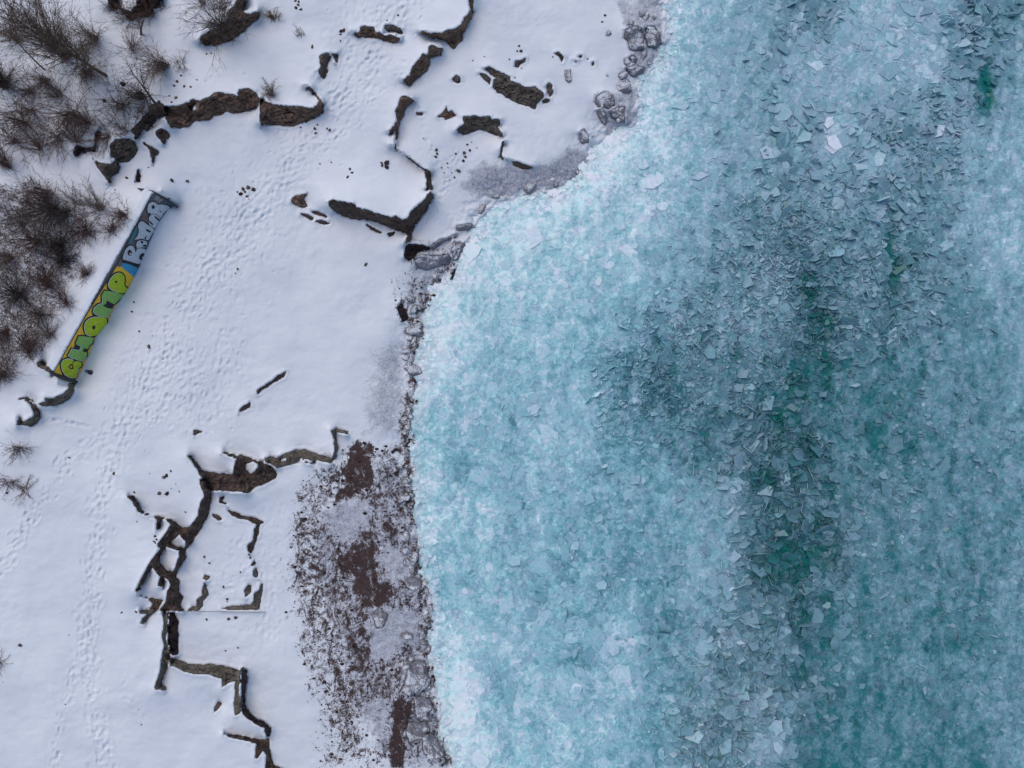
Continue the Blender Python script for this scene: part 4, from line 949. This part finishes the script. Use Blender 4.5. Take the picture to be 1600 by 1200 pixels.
wpoly('paint_patch', KA(300,1130, 360,1040, 400,980, 420,1000, 340,1150), blu, 0.009)
wpoly('paint_patch', KA(90,990, 110,955, 150,950, 160,980, 150,1010, 110,1015), mat_paint('grey_paint', (0.14, 0.12, 0.11, 1)), 0.012)
for p in (KA(225,720, 250,670, 300,600, 340,520, 365,520, 350,590, 310,650, 290,720), KA(690,160, 740,170, 800,225, 822,245, 790,250, 720,215), KA(480,260, 500,230, 520,210, 470,330)):
    wpoly('paint_patch', p, tea, 0.008, 'teal patch')
wpoly('paint_patch', KA(400,420, 440,355, 490,375, 490,430, 440,425), pur, 0.008, 'pinkish brown patch')
lay = 0.012
for nm, fill, pts, holes in (
    ('C', lime, KB(140,960, 160,925, 200,912, 240,918, 250,935, 245,955, 215,975, 205,990, 225,1008, 252,1010, 255,990, 245,965, 255,945, 285,935, 320,945, 328,970, 318,990, 300,1000, 290,1040, 270,1085, 220,1085, 175,1060, 150,1020), []),
    ('H', grn, KB(272,785, 300,715, 330,712, 440,730, 425,775, 398,795, 385,830, 345,822, 335,850, 378,862, 370,900, 350,915, 330,935, 290,925, 235,905, 200,890, 235,825, 290,837, 306,838, 318,802, 290,792), []),
    ('O', lime, KB(345,640, 355,590, 390,555, 440,540, 500,540, 550,555, 553,580, 550,630, 520,660, 500,690, 450,710, 400,715, 360,695), [KB(*[c for p in ell(435, 636, 15, 18) for c in p])]),
    ('M', grn, KB(505,350, 530,308, 600,315, 705,345, 695,370, 650,400, 620,432, 550,395, 545,425, 515,440, 560,465, 600,467, 575,510, 560,548, 500,535, 450,520, 425,495, 435,460, 470,430, 505,420, 510,385), []),
    ('P', lime, KB(557,260, 575,210, 610,165, 655,145, 695,155, 715,200, 705,265, 742,290, 720,320, 695,335, 640,320, 580,295), [KB(*[c for p in ell(635, 229, 12, 10) for c in p])])):
    if nm in 'OP': pts = smoothpoly(pts, 1)
    L = wpoly('letter', pts, fill, lay + 0.008, 'painted letter ' + nm + ' in ' + ('lime yellow' if fill is lime else 'light green'))
    wstroke('letter_outline', pts, 4.2, blk, lay, parent=L).location = (0, 0, 0)
    hi = [p for p in pts]
    k = max(range(len(hi)), key=lambda q_: -wall_v(*hi[q_]))
    n_ = len(hi); arc = [hi[(k + d) % n_] for d in range(-n_ // 4, n_ // 4)]
    arc = [(p[0] + wnrm[0] * 0.7, p[1] + wnrm[1] * 0.7) for p in arc]
    wstroke('letter_highlight', arc, 0.75, wht, lay + 0.014, closed=False, parent=L)
    for hh in holes: wpoly('letter_hole', hh, blk, lay + 0.016, parent=L)
for p in (KB(140,985, 150,1020, 175,1062, 220,1088, 275,1088, 265,1130, 205,1125, 168,1092, 148,1045), KB(262,792, 318,800, 305,838, 258,832), KB(338,826, 388,830, 380,862, 334,852),
          KB(515,440, 548,425, 552,393, 600,422, 622,432, 602,468, 565,467), KB(418,498, 490,534, 425,538), KB(555,265, 640,322, 590,312, 550,290), KB(195,885, 250,912, 200,905)):
    wpoly('letter_shadow', p, blk, lay + 0.004)
for nm, pts in (('B', KA(160,930, 170,870, 200,790, 250,742, 300,748, 328,800, 350,785, 400,777, 470,790, 455,850, 430,910, 395,990, 300,965, 230,945)),
                ('e', KA(335,740, 345,700, 380,677, 440,682, 482,702, 475,768, 400,773, 350,788)),
                ('Z', KA(300,690, 345,640, 375,560, 355,505, 375,450, 415,430, 470,475, 560,530, 575,560, 530,620, 500,690, 440,672, 400,663, 340,675)),
                ('E', KA(490,440, 500,380, 540,350, 600,360, 650,420, 640,450, 600,500, 590,540, 550,530, 500,490)),
                ('R', KA(470,320, 480,230, 520,198, 570,200, 612,240, 650,230, 720,240, 780,270, 720,310, 680,350, 650,420, 600,360, 540,350, 500,372))):
    pts = smoothpoly(pts, 1)
    L = wpoly('letter', pts, sil, lay + 0.008, 'painted silver bubble letter ' + nm)
    wstroke('letter_outline', pts, 2.0, blk, lay + 0.012, parent=L)
    wstroke('letter_highlight', [(p[0] * 0.93 + 0.07 * sum(q_[0] for q_ in pts) / len(pts), p[1] * 0.93 + 0.07 * sum(q_[1] for q_ in pts) / len(pts)) for p in pts], 0.5, wht, lay + 0.016, parent=L)
for p in (KA(165,922, 182,924, 280,950, 385,990, 362,1022, 270,984, 165,958), KA(*[c for p in ell(257, 837, 28, 38) for c in p]), KA(*[c for p in ell(412, 885, 32, 46, rot=0.5) for c in p]),
          KA(*[c for p in ell(410, 705, 20, 14, rot=0.8) for c in p]), KA(*[c for p in ell(446, 748, 26, 12) for c in p]), KA(462,535, 525,568, 505,585, 462,562), KA(440,655, 470,610, 455,680), KA(300,690, 350,668, 330,695),
          KA(560,368, 600,395, 642,432, 622,442, 575,402), KA(498,425, 552,480, 540,494, 500,455), KA(*[c for p in ell(550, 265, 21, 25) for c in p]), KA(620,290, 655,325, 640,330), KA(*[c for p in ell(504, 352, 15, 13) for c in p]),
          KA(318,760, 335,770, 345,810, 325,830), KA(550,540, 580,535, 575,550)):
    wpoly('letter_shadow', p, blk, lay + 0.020)
for p in (ell(264, 850, 12, 14), ell(425, 898, 12, 16)):
    wpoly('letter_highlight', KA(*[c for q_ in p for c in q_]), sil, lay + 0.024)
wstroke('small_tag', KA(575,165, 600,130, 632,152, 605,182), 0.9, wht, lay, label='small white tag at the upper end')
wstroke('small_tag', KA(600,160, 612,150), 0.8, wht, lay, closed=False)
wstroke('small_tag', KA(630,205, 645,165, 655,190, 668,165), 0.9, wht, lay, closed=False)
# coping and returns as solid bars
M['coping'] = mat_flat('dark_coping', (0.05, 0.042, 0.045, 1), 0.85, 0.5, 8)
def bar(name, pts, w, z, th, mat, parent=None, label=None):
    P = [np.array(p, float) for p in pts]; V = []; F = []; n = len(P)
    for i in range(n):
        a = P[max(i - 1, 0)]; b = P[min(i + 1, n - 1)]; d = b - a; d /= np.hypot(*d) + 1e-9; nn = np.array([-d[1], d[0]])
        zi = z[i] if isinstance(z, (list, tuple)) else z
        for s_ in (1, -1):
            q_ = P[i] + nn * w / 2 * s_; x, y = unproj(q_[0], q_[1], zi)
            for dz in (0, -th): V.append((x - (ref[0] if parent else 0), y - (ref[1] if parent else 0), zi + dz - (ref[2] if parent else 0)))
    for i in range(n - 1):
        a = 4 * i; b = a + 4
        F += [(a, a + 2, b + 2, b), (a, b, b + 1, a + 1), (a + 2, a + 3, b + 3, b + 2), (a + 1, b + 1, b + 3, a + 3)]
    F += [(0, 1, 3, 2), (4 * n - 4, 4 * n - 2, 4 * n - 1, 4 * n - 3)]
    o = mesh_np(name, V, F, mat, smooth=False, parent=parent)
    if label: o['label'] = label
    return o
zt = WZT + 0.06
bar('coping', [(80,582),(105,538),(131,492.5),(156,452),(181,411.5),(210,352),(236.5,298.5)], 1.2, zt, 0.2, M['coping'], wall)
bar('return_wall', [(215,294.5),(226,295.5),(238,298.5),(256,309),(274,322)], 1.8, [zt, zt, zt, zt - 0.9, zt - 1.7], 0.5, M['coping'], wall)
bar('return_wall', [(72,577),(84,586),(100,592),(118,598)], 2.6, [zt - 0.1, zt - 0.1, zt - 0.8, zt - 1.7], 0.5, M['coping'], wall)

# ------------------------------------------------------------------ bare shrubs and trees
def tube(VL, FL, pts, radii, sides=3):
    b0 = len(VL); n = len(pts)
    for i, (p, r) in enumerate(zip(pts, radii)):
        d = (pts[min(i + 1, n - 1)] - pts[max(i - 1, 0)]); d = d / (np.linalg.norm(d) + 1e-9)
        u = np.cross(d, (0.3, 0.2, 0.93)); u /= np.linalg.norm(u) + 1e-9; v = np.cross(d, u)
        for k in range(sides):
            a = 2 * math.pi * k / sides; VL.append(p + r * (math.cos(a) * u + math.sin(a) * v))
    for i in range(n - 1):
        for k in range(sides):
            a = b0 + i * sides + k; b = b0 + i * sides + (k + 1) % sides
            FL.append((a, b, b + sides, a + sides))
def shrub(px, py, h, n, spread, mat, label, thick=0.011, grp='bare shrubs on the snowy slope', name='bare_shrub', cat='shrub', low=0.0, flat=0.6):
    z0 = float(Zs(px, py)); x, y = unproj(px, py, z0)
    VS, FS, VT, FT = [], [], [], []
    ln = RNG.normal(size=2) * 0.28
    for k in range(int(n * (1.7 if h > 1.5 and px < 300 and py < 250 else (1.35 if not (px < 150 and 290 < py < 600) else 1.0)))):
        az = RNG.uniform(0, 2 * math.pi); el = abs(RNG.normal()) * spread + 0.05; L = h * RNG.uniform(0.55, 1.1)
        b = np.array([RNG.normal() * 0.1, RNG.normal() * 0.1, -0.05])
        d = np.array([math.cos(az) * math.sin(min(el, 1.5)), math.sin(az) * math.sin(min(el, 1.5)), math.cos(min(el, 1.5))])
        d = d + np.array([ln[0], ln[1], 0]); d /= np.linalg.norm(d)
        pts = [b]; m = 4
        bend = np.array([math.cos(az) * 0.14, math.sin(az) * 0.14, -0.05]) * flat + RNG.normal(size=3) * 0.05
        for i in range(m):
            d = d + bend + RNG.normal(size=3) * 0.15; d /= np.linalg.norm(d)
            pts.append(pts[-1] + d * L / m)
            pts[-1][2] = max(pts[-1][2], 0.03)
        tube(VS, FS, pts, [thick * 1.3 * (1 - 0.17 * i) for i in range(m + 1)])
        for i in range(1, m + 1):
            for _ in range(3):
                o_ = pts[i]; dd = d + RNG.normal(size=3) * 0.45; dd /= np.linalg.norm(dd); l = L * RNG.uniform(0.15, 0.38)
                mid = o_ + dd * l * 0.5 + RNG.normal(size=3) * 0.03
                tube(VT, FT, [o_, mid, o_ + dd * l + RNG.normal(size=3) * 0.05], [thick * 0.7, thick * 0.55, thick * 0.3])
    root = empty(name, (x, y, z0), label, cat, grp)
    mesh_np('stems', VS, FS, mat, parent=root); mesh_np('twigs', VT, FT, mat, parent=root)
    return root
SH = [ # px, py, height, stems, spread, material, label
 (104,90,3.6,60,0.30,'twigred','tall reddish fan shaped bush sweeping up to the left, under the top left corner'),
 (262,100,2.4,36,0.28,'twig','narrow dark bush right of the big brown tree'),
 (72,124,1.6,26,0.6,'twig','sparse bush with a straw coloured base at the foot of the thin black tree'),
 (130,112,1.8,34,0.65,'twigred','spreading bush below the big brown tree'),
 (8,135,2.0,50,0.5,'trunk','dark dense bush at the left edge level with the tree foot'),
 (116,174,2.4,34,0.8,'twigred','wide thin reddish bush over the snow above the rusty rocks'),
 (52,172,2.0,22,0.7,'twig','thin bush between the left edge and the wide reddish bush'),
 (38,192,2.4,30,0.7,'twigred','low tangled bush, left of the wide reddish bush'),
 (92,212,2.0,26,0.8,'twigred','tangled twiggy bush hanging down towards the path'),
 (190,165,1.8,30,0.7,'twig','twiggy bush left of the leaning dark tree'),
 (196,206,1.4,22,0.6,'twig','bush just above the dark boulder pair'),
 (228,150,1.6,24,0.5,'trunk','dark bush clustered round the leaning tree'),
 (15,262,2.0,40,0.42,'twigred','reddish bush on the left edge below the snowy path'),
 (78,300,2.0,46,0.42,'twigred','rounded reddish bush topmost of the large thicket'),
 (160,328,1.9,36,0.45,'twig','olive bush on the right of the thicket nearest the wall top'),
 (196,334,1.2,36,0.6,'twigred','small round bush closest to the top of the painted wall'),
 (118,318,1.6,20,0.7,'twigred','arching thin bush joining the top of the thicket'),
 (85,325,2.8,54,0.55,'trunk','black stemmed bush spreading left over a snow strip in the thicket'),
 (107,332,0.9,20,0.6,'trunk','small black tuft right of the black stemmed bush'),
 (60,378,2.0,60,0.65,'twigred','dense dark bush in the middle left of the thicket'),
 (97,380,1.5,50,0.5,'trunk','upright black clump near the middle of the thicket'),
 (135,362,1.5,46,0.75,'twigred','rusty bush with arching twigs below the olive one'),
 (177,358,0.9,26,0.7,'twigred','small rusty tuft at the right rim of the thicket'),
 (30,345,2.2,34,0.7,'twig','pale twigged bush at the left rim of the thicket'),
 (20,400,2.0,40,0.7,'twig','greyish bush low on the left edge of the thicket'),
 (95,412,1.4,40,0.7,'trunk','dark clump below the upright black one'),
 (70,445,1.7,60,0.65,'twigred','dense red brown bush at the heart of the lower thicket'),
 (132,432,1.0,26,0.6,'twigred','thin rusty tuft facing the yellow paint'),
 (30,462,1.8,60,0.7,'trunk','broad black bush on the left edge of the lower thicket'),
 (105,476,1.2,40,0.6,'twigred','brown bush facing the letter O of the wall'),
 (60,490,1.8,50,0.7,'twig','grey brown bush with snow showing between its twigs'),
 (12,515,1.8,46,0.7,'twigred','rust coloured bush on the left edge, lower thicket'),
 (80,525,1.4,40,0.7,'twig','feathery brown bush facing the letter H of the wall'),
 (45,550,1.6,54,0.6,'twigred','dark brown bush at the lower tip of the thicket'),
 (8,585,1.8,50,0.6,'twigred','bristly brown bush at the left edge, lowest of the thicket'),
 (424,148,0.8,26,0.5,'straw','little straw coloured bush on top of the squared ledge'),
 (427,29,0.7,22,0.6,'straw','little straw coloured tuft alone on snow near the top'),
 (31,700,1.0,26,1.1,'twigred','low flattened bush below the L shaped wall stub'),
 (14,752,0.9,18,1.1,'twigred','sparse low bush at the left edge below the flattened one'),
 (42,765,0.9,16,1.1,'twigred','sparse low bush right of the lowest left edge one'),
 (345,40,2.4,34,0.45,'trunk','dark bush growing on the overgrown ledge at the top'),
 (318,6,2.0,26,0.6,'twig','thin bush at the top edge behind the overgrown ledge'),
 (240,20,1.6,26,0.6,'twigred','scrubby bush on the dark red ledge at the top edge'),
 (205,30,1.6,22,0.7,'twig','thin bush hanging from the dark red ledge at the top edge'),
 (283,102,0.8,14,0.8,'twig','faint tuft right of the narrow dark bush'),
 (470,55,0.5,8,0.7,'twig','tiny faint tuft between the straw tuft and the long stone block'),
 (1,1035,0.7,12,0.8,'twigred','tiny red tuft at the left edge far below'),
]
SH += [(150,58,1.8,30,0.6,'twigred','reddish twiggy bush in the crown shade of the big brown tree'),
 (28,62,2.0,28,0.6,'twig','thin grey bush left of the slim black tree top'),
 (172,212,1.5,26,0.8,'twigred','tangled red bush just left of the boulder pair'),
 (140,192,1.6,26,0.8,'twig','grey twiggy bush above the L of rusty rocks'),
 (20,222,1.6,24,0.9,'twigred','flat twiggy bush at the left edge above the snowy path'),
 (52,142,1.4,26,0.8,'twigred','low red bush at the foot of the slim black tree'),
 (96,150,1.4,24,0.8,'twig','low grey bush between the two spreading middle bushes'),
 (206,78,1.2,20,0.8,'twigred','small red bush by the stubby dead tree'),
 (64,232,1.6,24,0.8,'twigred','red bush on the lower rim of the top left scrub'),
 (118,222,1.5,24,0.8,'twig','wispy bush touching the L of rusty rocks')]
for px, py, h, n, sp, m, lab in SH:
    shrub(px, py, h, n, sp, M[m], lab, 0.0095 if m != 'trunk' else 0.012)

def tree(px, py, h, lean, mat, twigmat, label, nl, crown=0.5, rad=0.06, tw=4, start=0.35):
    z0 = float(Zs(px, py)); x, y = unproj(px, py, z0)
    root = empty('bare_tree', (x, y, z0), label, 'tree')
    VS, FS, VB, FB, VT, FT = [], [], [], [], [], []
    pts = [np.array([0, 0, -0.1])]; m = 8; d = np.array([lean[0], lean[1], 1.0]); d /= np.linalg.norm(d)
    for i in range(m):
        d = d + RNG.normal(size=3) * 0.06; d /= np.linalg.norm(d); pts.append(pts[-1] + d * h / m)
    tube(VS, FS, pts, [rad * (1 - 0.1 * i) for i in range(m + 1)], 6)
    for k in range(nl):
        t = RNG.uniform(start, 1.0) * m; i = min(int(t), m - 1); p = pts[i] * (1 - t + i) + pts[i + 1] * (t - i)
        az = RNG.uniform(0, 6.283); up = RNG.uniform(0.7, 1.6)
        dd = np.array([math.cos(az), math.sin(az), up]); dd /= np.linalg.norm(dd); L = h * crown * RNG.uniform(0.5, 1.0) * (1.1 - 0.5 * t / m)
        q_ = [p]
        for i2 in range(4):
            dd = dd + RNG.normal(size=3) * 0.12 + np.array([0, 0, 0.05]); dd /= np.linalg.norm(dd); q_.append(q_[-1] + dd * L / 4)
        r0 = rad * 0.36 * (1.15 - 0.6 * t / m)
        tube(VB, FB, q_, [r0, r0 * 0.8, r0 * 0.6, r0 * 0.45, r0 * 0.25], 4)
        for i2 in range(1, 5):
            for _ in range(tw):
                e = dd + RNG.normal(size=3) * 0.5; e /= np.linalg.norm(e); l = L * RNG.uniform(0.2, 0.45)
                tube(VT, FT, [q_[i2], q_[i2] + e * l * 0.5 + RNG.normal(size=3) * 0.03, q_[i2] + e * l], [0.009, 0.007, 0.004])
    mesh_np('trunk', VS, FS, mat, parent=root); mesh_np('branch', VB, FB, mat, parent=root); mesh_np('twigs', VT, FT, twigmat, parent=root)
tree(166, 118, 6.4, (-0.03, 0.02), M['trunkbrown'], M['twig'], 'large pale brown bare tree whose crown fans to the top edge', 70, 0.5, 0.10, 6, 0.25)
tree(70, 109, 4.0, (-0.02, 0.02), M['trunk'], M['twig'], 'slim black bare tree with a small twiggy top, left of the fan shaped bush', 14, 0.3, 0.05, 3, 0.6)
tree(250, 172, 3.4, (0.15, 0.1), M['trunk'], M['trunk'], 'dark forked leaning tree rooted at the left end of the long ledge', 16, 0.5, 0.09, 2, 0.35)
tree(219, 54, 1.6, (0.45, 0.25), M['trunkbrown'], M['twig'], 'stubby branching dead tree below the dark red ledge', 10, 0.6, 0.08, 2, 0.3)
tree(116, 160, 2.6, (-0.3, 0.2), M['trunk'], M['twig'], 'thin bent sapling slanting through the middle bushes', 8, 0.4, 0.025, 2, 0.4)

# stump at the foot of the big tree
def blob_poly(cx, cy, r, n=9, el=1.0, rot=0.0, seed=0):
    rg = np.random.default_rng(seed)
    out = []
    for k in range(n):
        a = 2 * math.pi * k / n; rr = r * rg.uniform(0.7, 1.2)
        u, v = math.cos(a) * rr * el, math.sin(a) * rr
        out.append((cx + u * math.cos(rot) - v * math.sin(rot), cy + u * math.sin(rot) + v * math.cos(rot)))
    return out

# ------------------------------------------------------------------ scattered stones and debris
def small_stone(px, py, r, mat, label, cat='stone', group=None, el=1.0, name='stone'):
    z0 = float(Zs(px, py)); seg, rings = 8, 3
    V = []; F = []; rot = RNG.uniform(0, 6.28)
    rr = RNG.uniform(0.7, 1.25, seg)
    for j in range(rings):
        f = (1.0, 0.86, 0.5)[j]; zz = (-0.12, 0.45, 0.75)[j]
        for k in range(seg):
            a = 2 * math.pi * k / seg; u = math.cos(a) * r * rr[k] * f * el; v = math.sin(a) * r * rr[k] * f
            V.append((u * math.cos(rot) - v * math.sin(rot), u * math.sin(rot) + v * math.cos(rot), zz * r * 0.9 + RNG.normal() * r * 0.06))
    V.append((0, 0, 0.8 * r * 0.9)); 
    for j in range(rings - 1):
        for k in range(seg):
            a = j * seg + k; b = j * seg + (k + 1) % seg; F.append((a, b, b + seg, a + seg))
    me = bpy.data.meshes.new(name); FF = F + [(2 * seg + k, 2 * seg + (k + 1) % seg, len(V) - 1) for k in range(seg)]
    me.from_pydata(V, [], FF); me.materials.append(mat)
    o = bpy.data.objects.new(name, me); col.objects.link(o)
    x, y = unproj(px, py, z0); o.location = (x, y, z0)
    thing(o, label, cat, group)
CL = [ # label, group, list of (px,py,r_px)
 ('dark stone poking through trampled snow right of the painted wall', [(380,295,3.2),(388,293,3.5),(376,303,3.2),(383,300,2.6),(396,296,3.8),(386,307,2.2),(390,312,1.8),(371,300,1.6)]),
 ('small dark chip in the snow just below the painted wall', [(206,487,2),(209,472,1.5),(218,518,2),(233,542,3.4),(238,525,1.6),(249,557,1.4),(255,561,1.4),(371,420,2),(367,427,1.2)]),
 ('dark stone on the snow shelf above the boomerang ledge', [(547,265,2.5),(550,270,2.6),(543,277,2.6),(518,254,2),(500,256,1.5),(604,254,4.2),(604,261,3.6),(597,258,2),(596,254,1.6)]),
 ('dark stone beside the footpath near the top edge', [(462,12,3),(466,8,2.6),(470,15,2.2),(462,1,3),(467,3,2.4),(533,49,3),(537,47,2.6),(532,54,1.8),(488,73,2.8),(622,24,2),(605,32,1.8),(532,64,1.5),(405,20,3)]),
 ('dark stone along the animal track below the squared ledge', [(511,201,1.8),(515,203,2.2),(496,195,1.6),(492,201,2.4),(478,191,2.6),(407,200,1.5),(470,199,1.6),(493,208,2)]),
 ('small dark chip on the trodden slope left of the cove', [(682,234,3),(683,240,2.4),(681,245,2),(662,217,2),(730,226,2),(734,235,2.6),(725,239,2.8),(727,245,2.2),(724,251,2.6),(716,267,3),(712,240,1.8),(699,255,1.6),(700,262,1.4),(710,277,1.8),(702,281,1.4),(737,222,1.4),(745,231,1.2),(690,262,1.4),(706,270,1.5),(694,270,1.3)]),
 ('dark stone by the ruins, on snow above the forked wall', [(256,746,3),(260,743,3),(267,736,2),(249,771,3.4),(261,771,3.6),(178,740,3),(294,722,1.8),(210,769,1.8),(234,740,1.2),(268,763,1.4),(280,768,1.4),(275,756,1.2)]),
 ('faint dark chip near the bare patch at the left of the ruins', [(242,838,2),(245,843,2.2),(243,848,1.8),(248,850,2),(240,846,1.4),(214,815,1.4),(290,800,1.8)]),
 ('dark chip lying in the snowed in room of the ruins', [(368,965,3.2),(357,967,3),(323,968,1.8),(349,917,2),(355,936,2),(376,894,2),(319,870,2),(327,880,1.6),(355,940,1.2),(323,915,1.4),(372,1012,1.6),(391,870,1.4),(389,866,2),(391,872,1.8),(352,1017,1.3)]),
 ('dark stone above the broad flat slab near the upper snowfield', [(811,72,2.4),(814,80,2.6),(808,80,2),(757,89,1.8),(796,93,1.6),(804,122,2.2),(815,107,2),(739,95,1.6),(945,24,2),(941,34,1.6),(864,89,1.6),(918,92,1.8),(805,193,1.8)]),
 ('dark stone by the boulder pair under the bushes', [(198,278,2.2),(210,284,1.8),(268,282,2.6),(293,283,3),(263,310,2.2),(180,297,1.8),(160,260,1.6),(165,275,1.6),(232,262,1.4),(297,52,2),(323,85,2.4),(330,84,2),(308,125,1.8),(350,72,1.6)]),
 ('brown stone among the twigs beside the narrow dark bush', [(277,128,2.6),(272,134,2.2),(288,135,2),(275,153,2.8),(268,160,2),(265,150,1.8),(192,131,4),(163,157,3.4),(206,102,1.6),(283,118,2),(298,136,1.8)]),
 ('small dark stone on the plain snow low on the left side', [(31,1008,3),(190,957,1.8),(213,956,2),(108,992,1.4),(5,1065,1.8),(103,1100,1.6),(217,1108,1.2),(221,1132,1.4),(11,770,1.8),(108,715,1.4)]),
]
for lab, lst in CL:
    for (x, y, r) in lst:
        small_stone(x, y, r * S * 0.85, M['dark'] if RNG.random() < 0.75 else M['rubble'], lab, group='stones scattered on the snow', el=RNG.uniform(1.0, 1.5))
small_stone(572, 413, 2.4 * S, M['dark'], 'single dark chip on the big smooth snowfield', el=1.8)
for k in range(110):
    a = RNG.random(); yy = RNG.uniform(430, 1200) if a < 0.7 else RNG.uniform(20, 330)
    xx = float(np.interp(yy, [p[1] for p in SHORE], [p[0] for p in SHORE])) - abs(RNG.normal()) * (16 if yy > 400 else 34) - 4
    small_stone(xx, yy, float(np.clip(RNG.lognormal(-1.75, 0.45), 0.09, 0.45)), M['iced'], ('long ' if k % 2 else 'rounded ') + 'frosted stone at the water line ' + ('by the top edge' if yy < 120 else 'above the cove' if yy < 330 else 'just below the cove' if yy < 520 else 'beside the grey ice shelf' if yy < 700 else 'beside the upper red soil' if yy < 860 else 'above the large squarish boulder' if yy < 1030 else 'below the large squarish boulder'), group='frosted stones along the shore', el=RNG.uniform(1.5, 1.9) if k % 2 else RNG.uniform(1, 1.2))
# pebbles over the frosted shore, too many to count
VV = []; FF = []; base = 0
soilp = np.argwhere((soil > 0.4) & (GX > 440) & (GX < 700) & (GY > 420) & (GY < 1215))
for k in RNG.choice(len(soilp), 2400, replace=False):
    i, j = soilp[k]
    r = float(np.clip(RNG.lognormal(-3.4, 0.55), 0.015, 0.16)); x, y, z = *unproj(GX[i, j], GY[i, j], GZ[i, j]), GZ[i, j]
    a0 = RNG.uniform(0, 6.28); n = 6
    for f, zz in ((1.0, -0.02), (0.7, 0.5)):
        for q_ in range(n):
            a = a0 + 2 * math.pi * q_ / n; rr = r * f * RNG.uniform(0.7, 1.2)
            VV.append((x + math.cos(a) * rr, y + math.sin(a) * rr * 0.8, z + zz * r))
    VV.append((x, y, z + 0.62 * r))
    for q_ in range(n):
        q2 = (q_ + 1) % n
        FF += [(base + q_, base + q2, base + n + q2), (base + q_, base + n + q2, base + n + q_), (base + n + q_, base + n + q2, base + 2 * n)]
    base += 2 * n + 1
o = mesh_np('shore_pebbles', VV, FF, M['rubble'], smooth=False); o['kind'] = 'stuff'; o['label'] = 'red brown pebbles scattered through the frost along the shore'
# dead bracken under the thicket
VV = []; FF = []
br = np.argwhere((brush > 0.5) & (GX > -20) & (GX < 400) & (GY > -10) & (GY < 650))
for k in RNG.choice(len(br), 3800, replace=False):
    i, j = br[k]; z = GZ[i, j]; x, y = unproj(GX[i, j], GY[i, j], z)
    a = RNG.uniform(0, 6.28); L = RNG.uniform(0.2, 0.6); b = np.array([x, y, z])
    e = np.array([math.cos(a), math.sin(a), RNG.uniform(0.1, 1.0)]) * L
    tube(VV, FF, [b, b + e * 0.5 + np.array([0, 0, 0.05]), b + e], [0.012, 0.010, 0.004])
o = mesh_np('dead_undergrowth', VV, FF, M['twigred']); o['kind'] = 'stuff'; o['label'] = 'tangled dead brown undergrowth beneath the bushes'

# cable across the ruin, dropped bag by the wall
zc = [float(Zs(x, 955)) + 0.25 for x in (262, 300, 340, 380, 415)]
M['cable'] = mat_flat('pale_cable', (0.32, 0.31, 0.30, 1), 0.7, 0.3)
o = bar('cable', [(262,955.5),(300,955.6),(340,955.8),(380,956.2),(415,957)], 1.1, zc, 0.03, M['cable'])
thing(o, 'thin straight pale cable stretched level across the lower end of the ruin', 'cable')
zb = float(Zs(140, 581)); x, y = unproj(140, 581, zb)
bag = empty('dropped_bag', (x, y, zb), 'small blue and dark red bag lying on snow beside the letter C', 'bag')
def pouch(name, dx, dy, rx, ry, rz, mat):
    V = []; F = []; seg = 10
    for j, (f, zz) in enumerate(((0.8, -0.1), (1.0, 0.3), (0.85, 0.75), (0.4, 1.0))):
        for k in range(seg):
            a = 2 * math.pi * k / seg; c_, s_ = math.cos(a), math.sin(a)
            V.append((dx + rx * f * math.copysign(abs(c_) ** 0.7, c_), dy + ry * f * math.copysign(abs(s_) ** 0.7, s_), rz * zz))
    V.append((dx, dy, rz * 1.02))
    for j in range(3):
        for k in range(seg): F.append((j * seg + k, j * seg + (k + 1) % seg, (j + 1) * seg + (k + 1) % seg, (j + 1) * seg + k))
    me = bpy.data.meshes.new(name); me.from_pydata(V, [], F + [(3 * seg + k, 3 * seg + (k + 1) % seg, len(V) - 1) for k in range(seg)])
    me.materials.append(mat); o = bpy.data.objects.new(name, me); col.objects.link(o); o.parent = bag
pouch('bag_pocket', -0.13, 0.04, 0.13, 0.09, 0.14, mat_flat('blue_cloth', (0.03, 0.12, 0.25, 1)))
pouch('bag_body', 0.08, -0.03, 0.13, 0.14, 0.2, mat_flat('dark_red_cloth', (0.035, 0.012, 0.02, 1)))
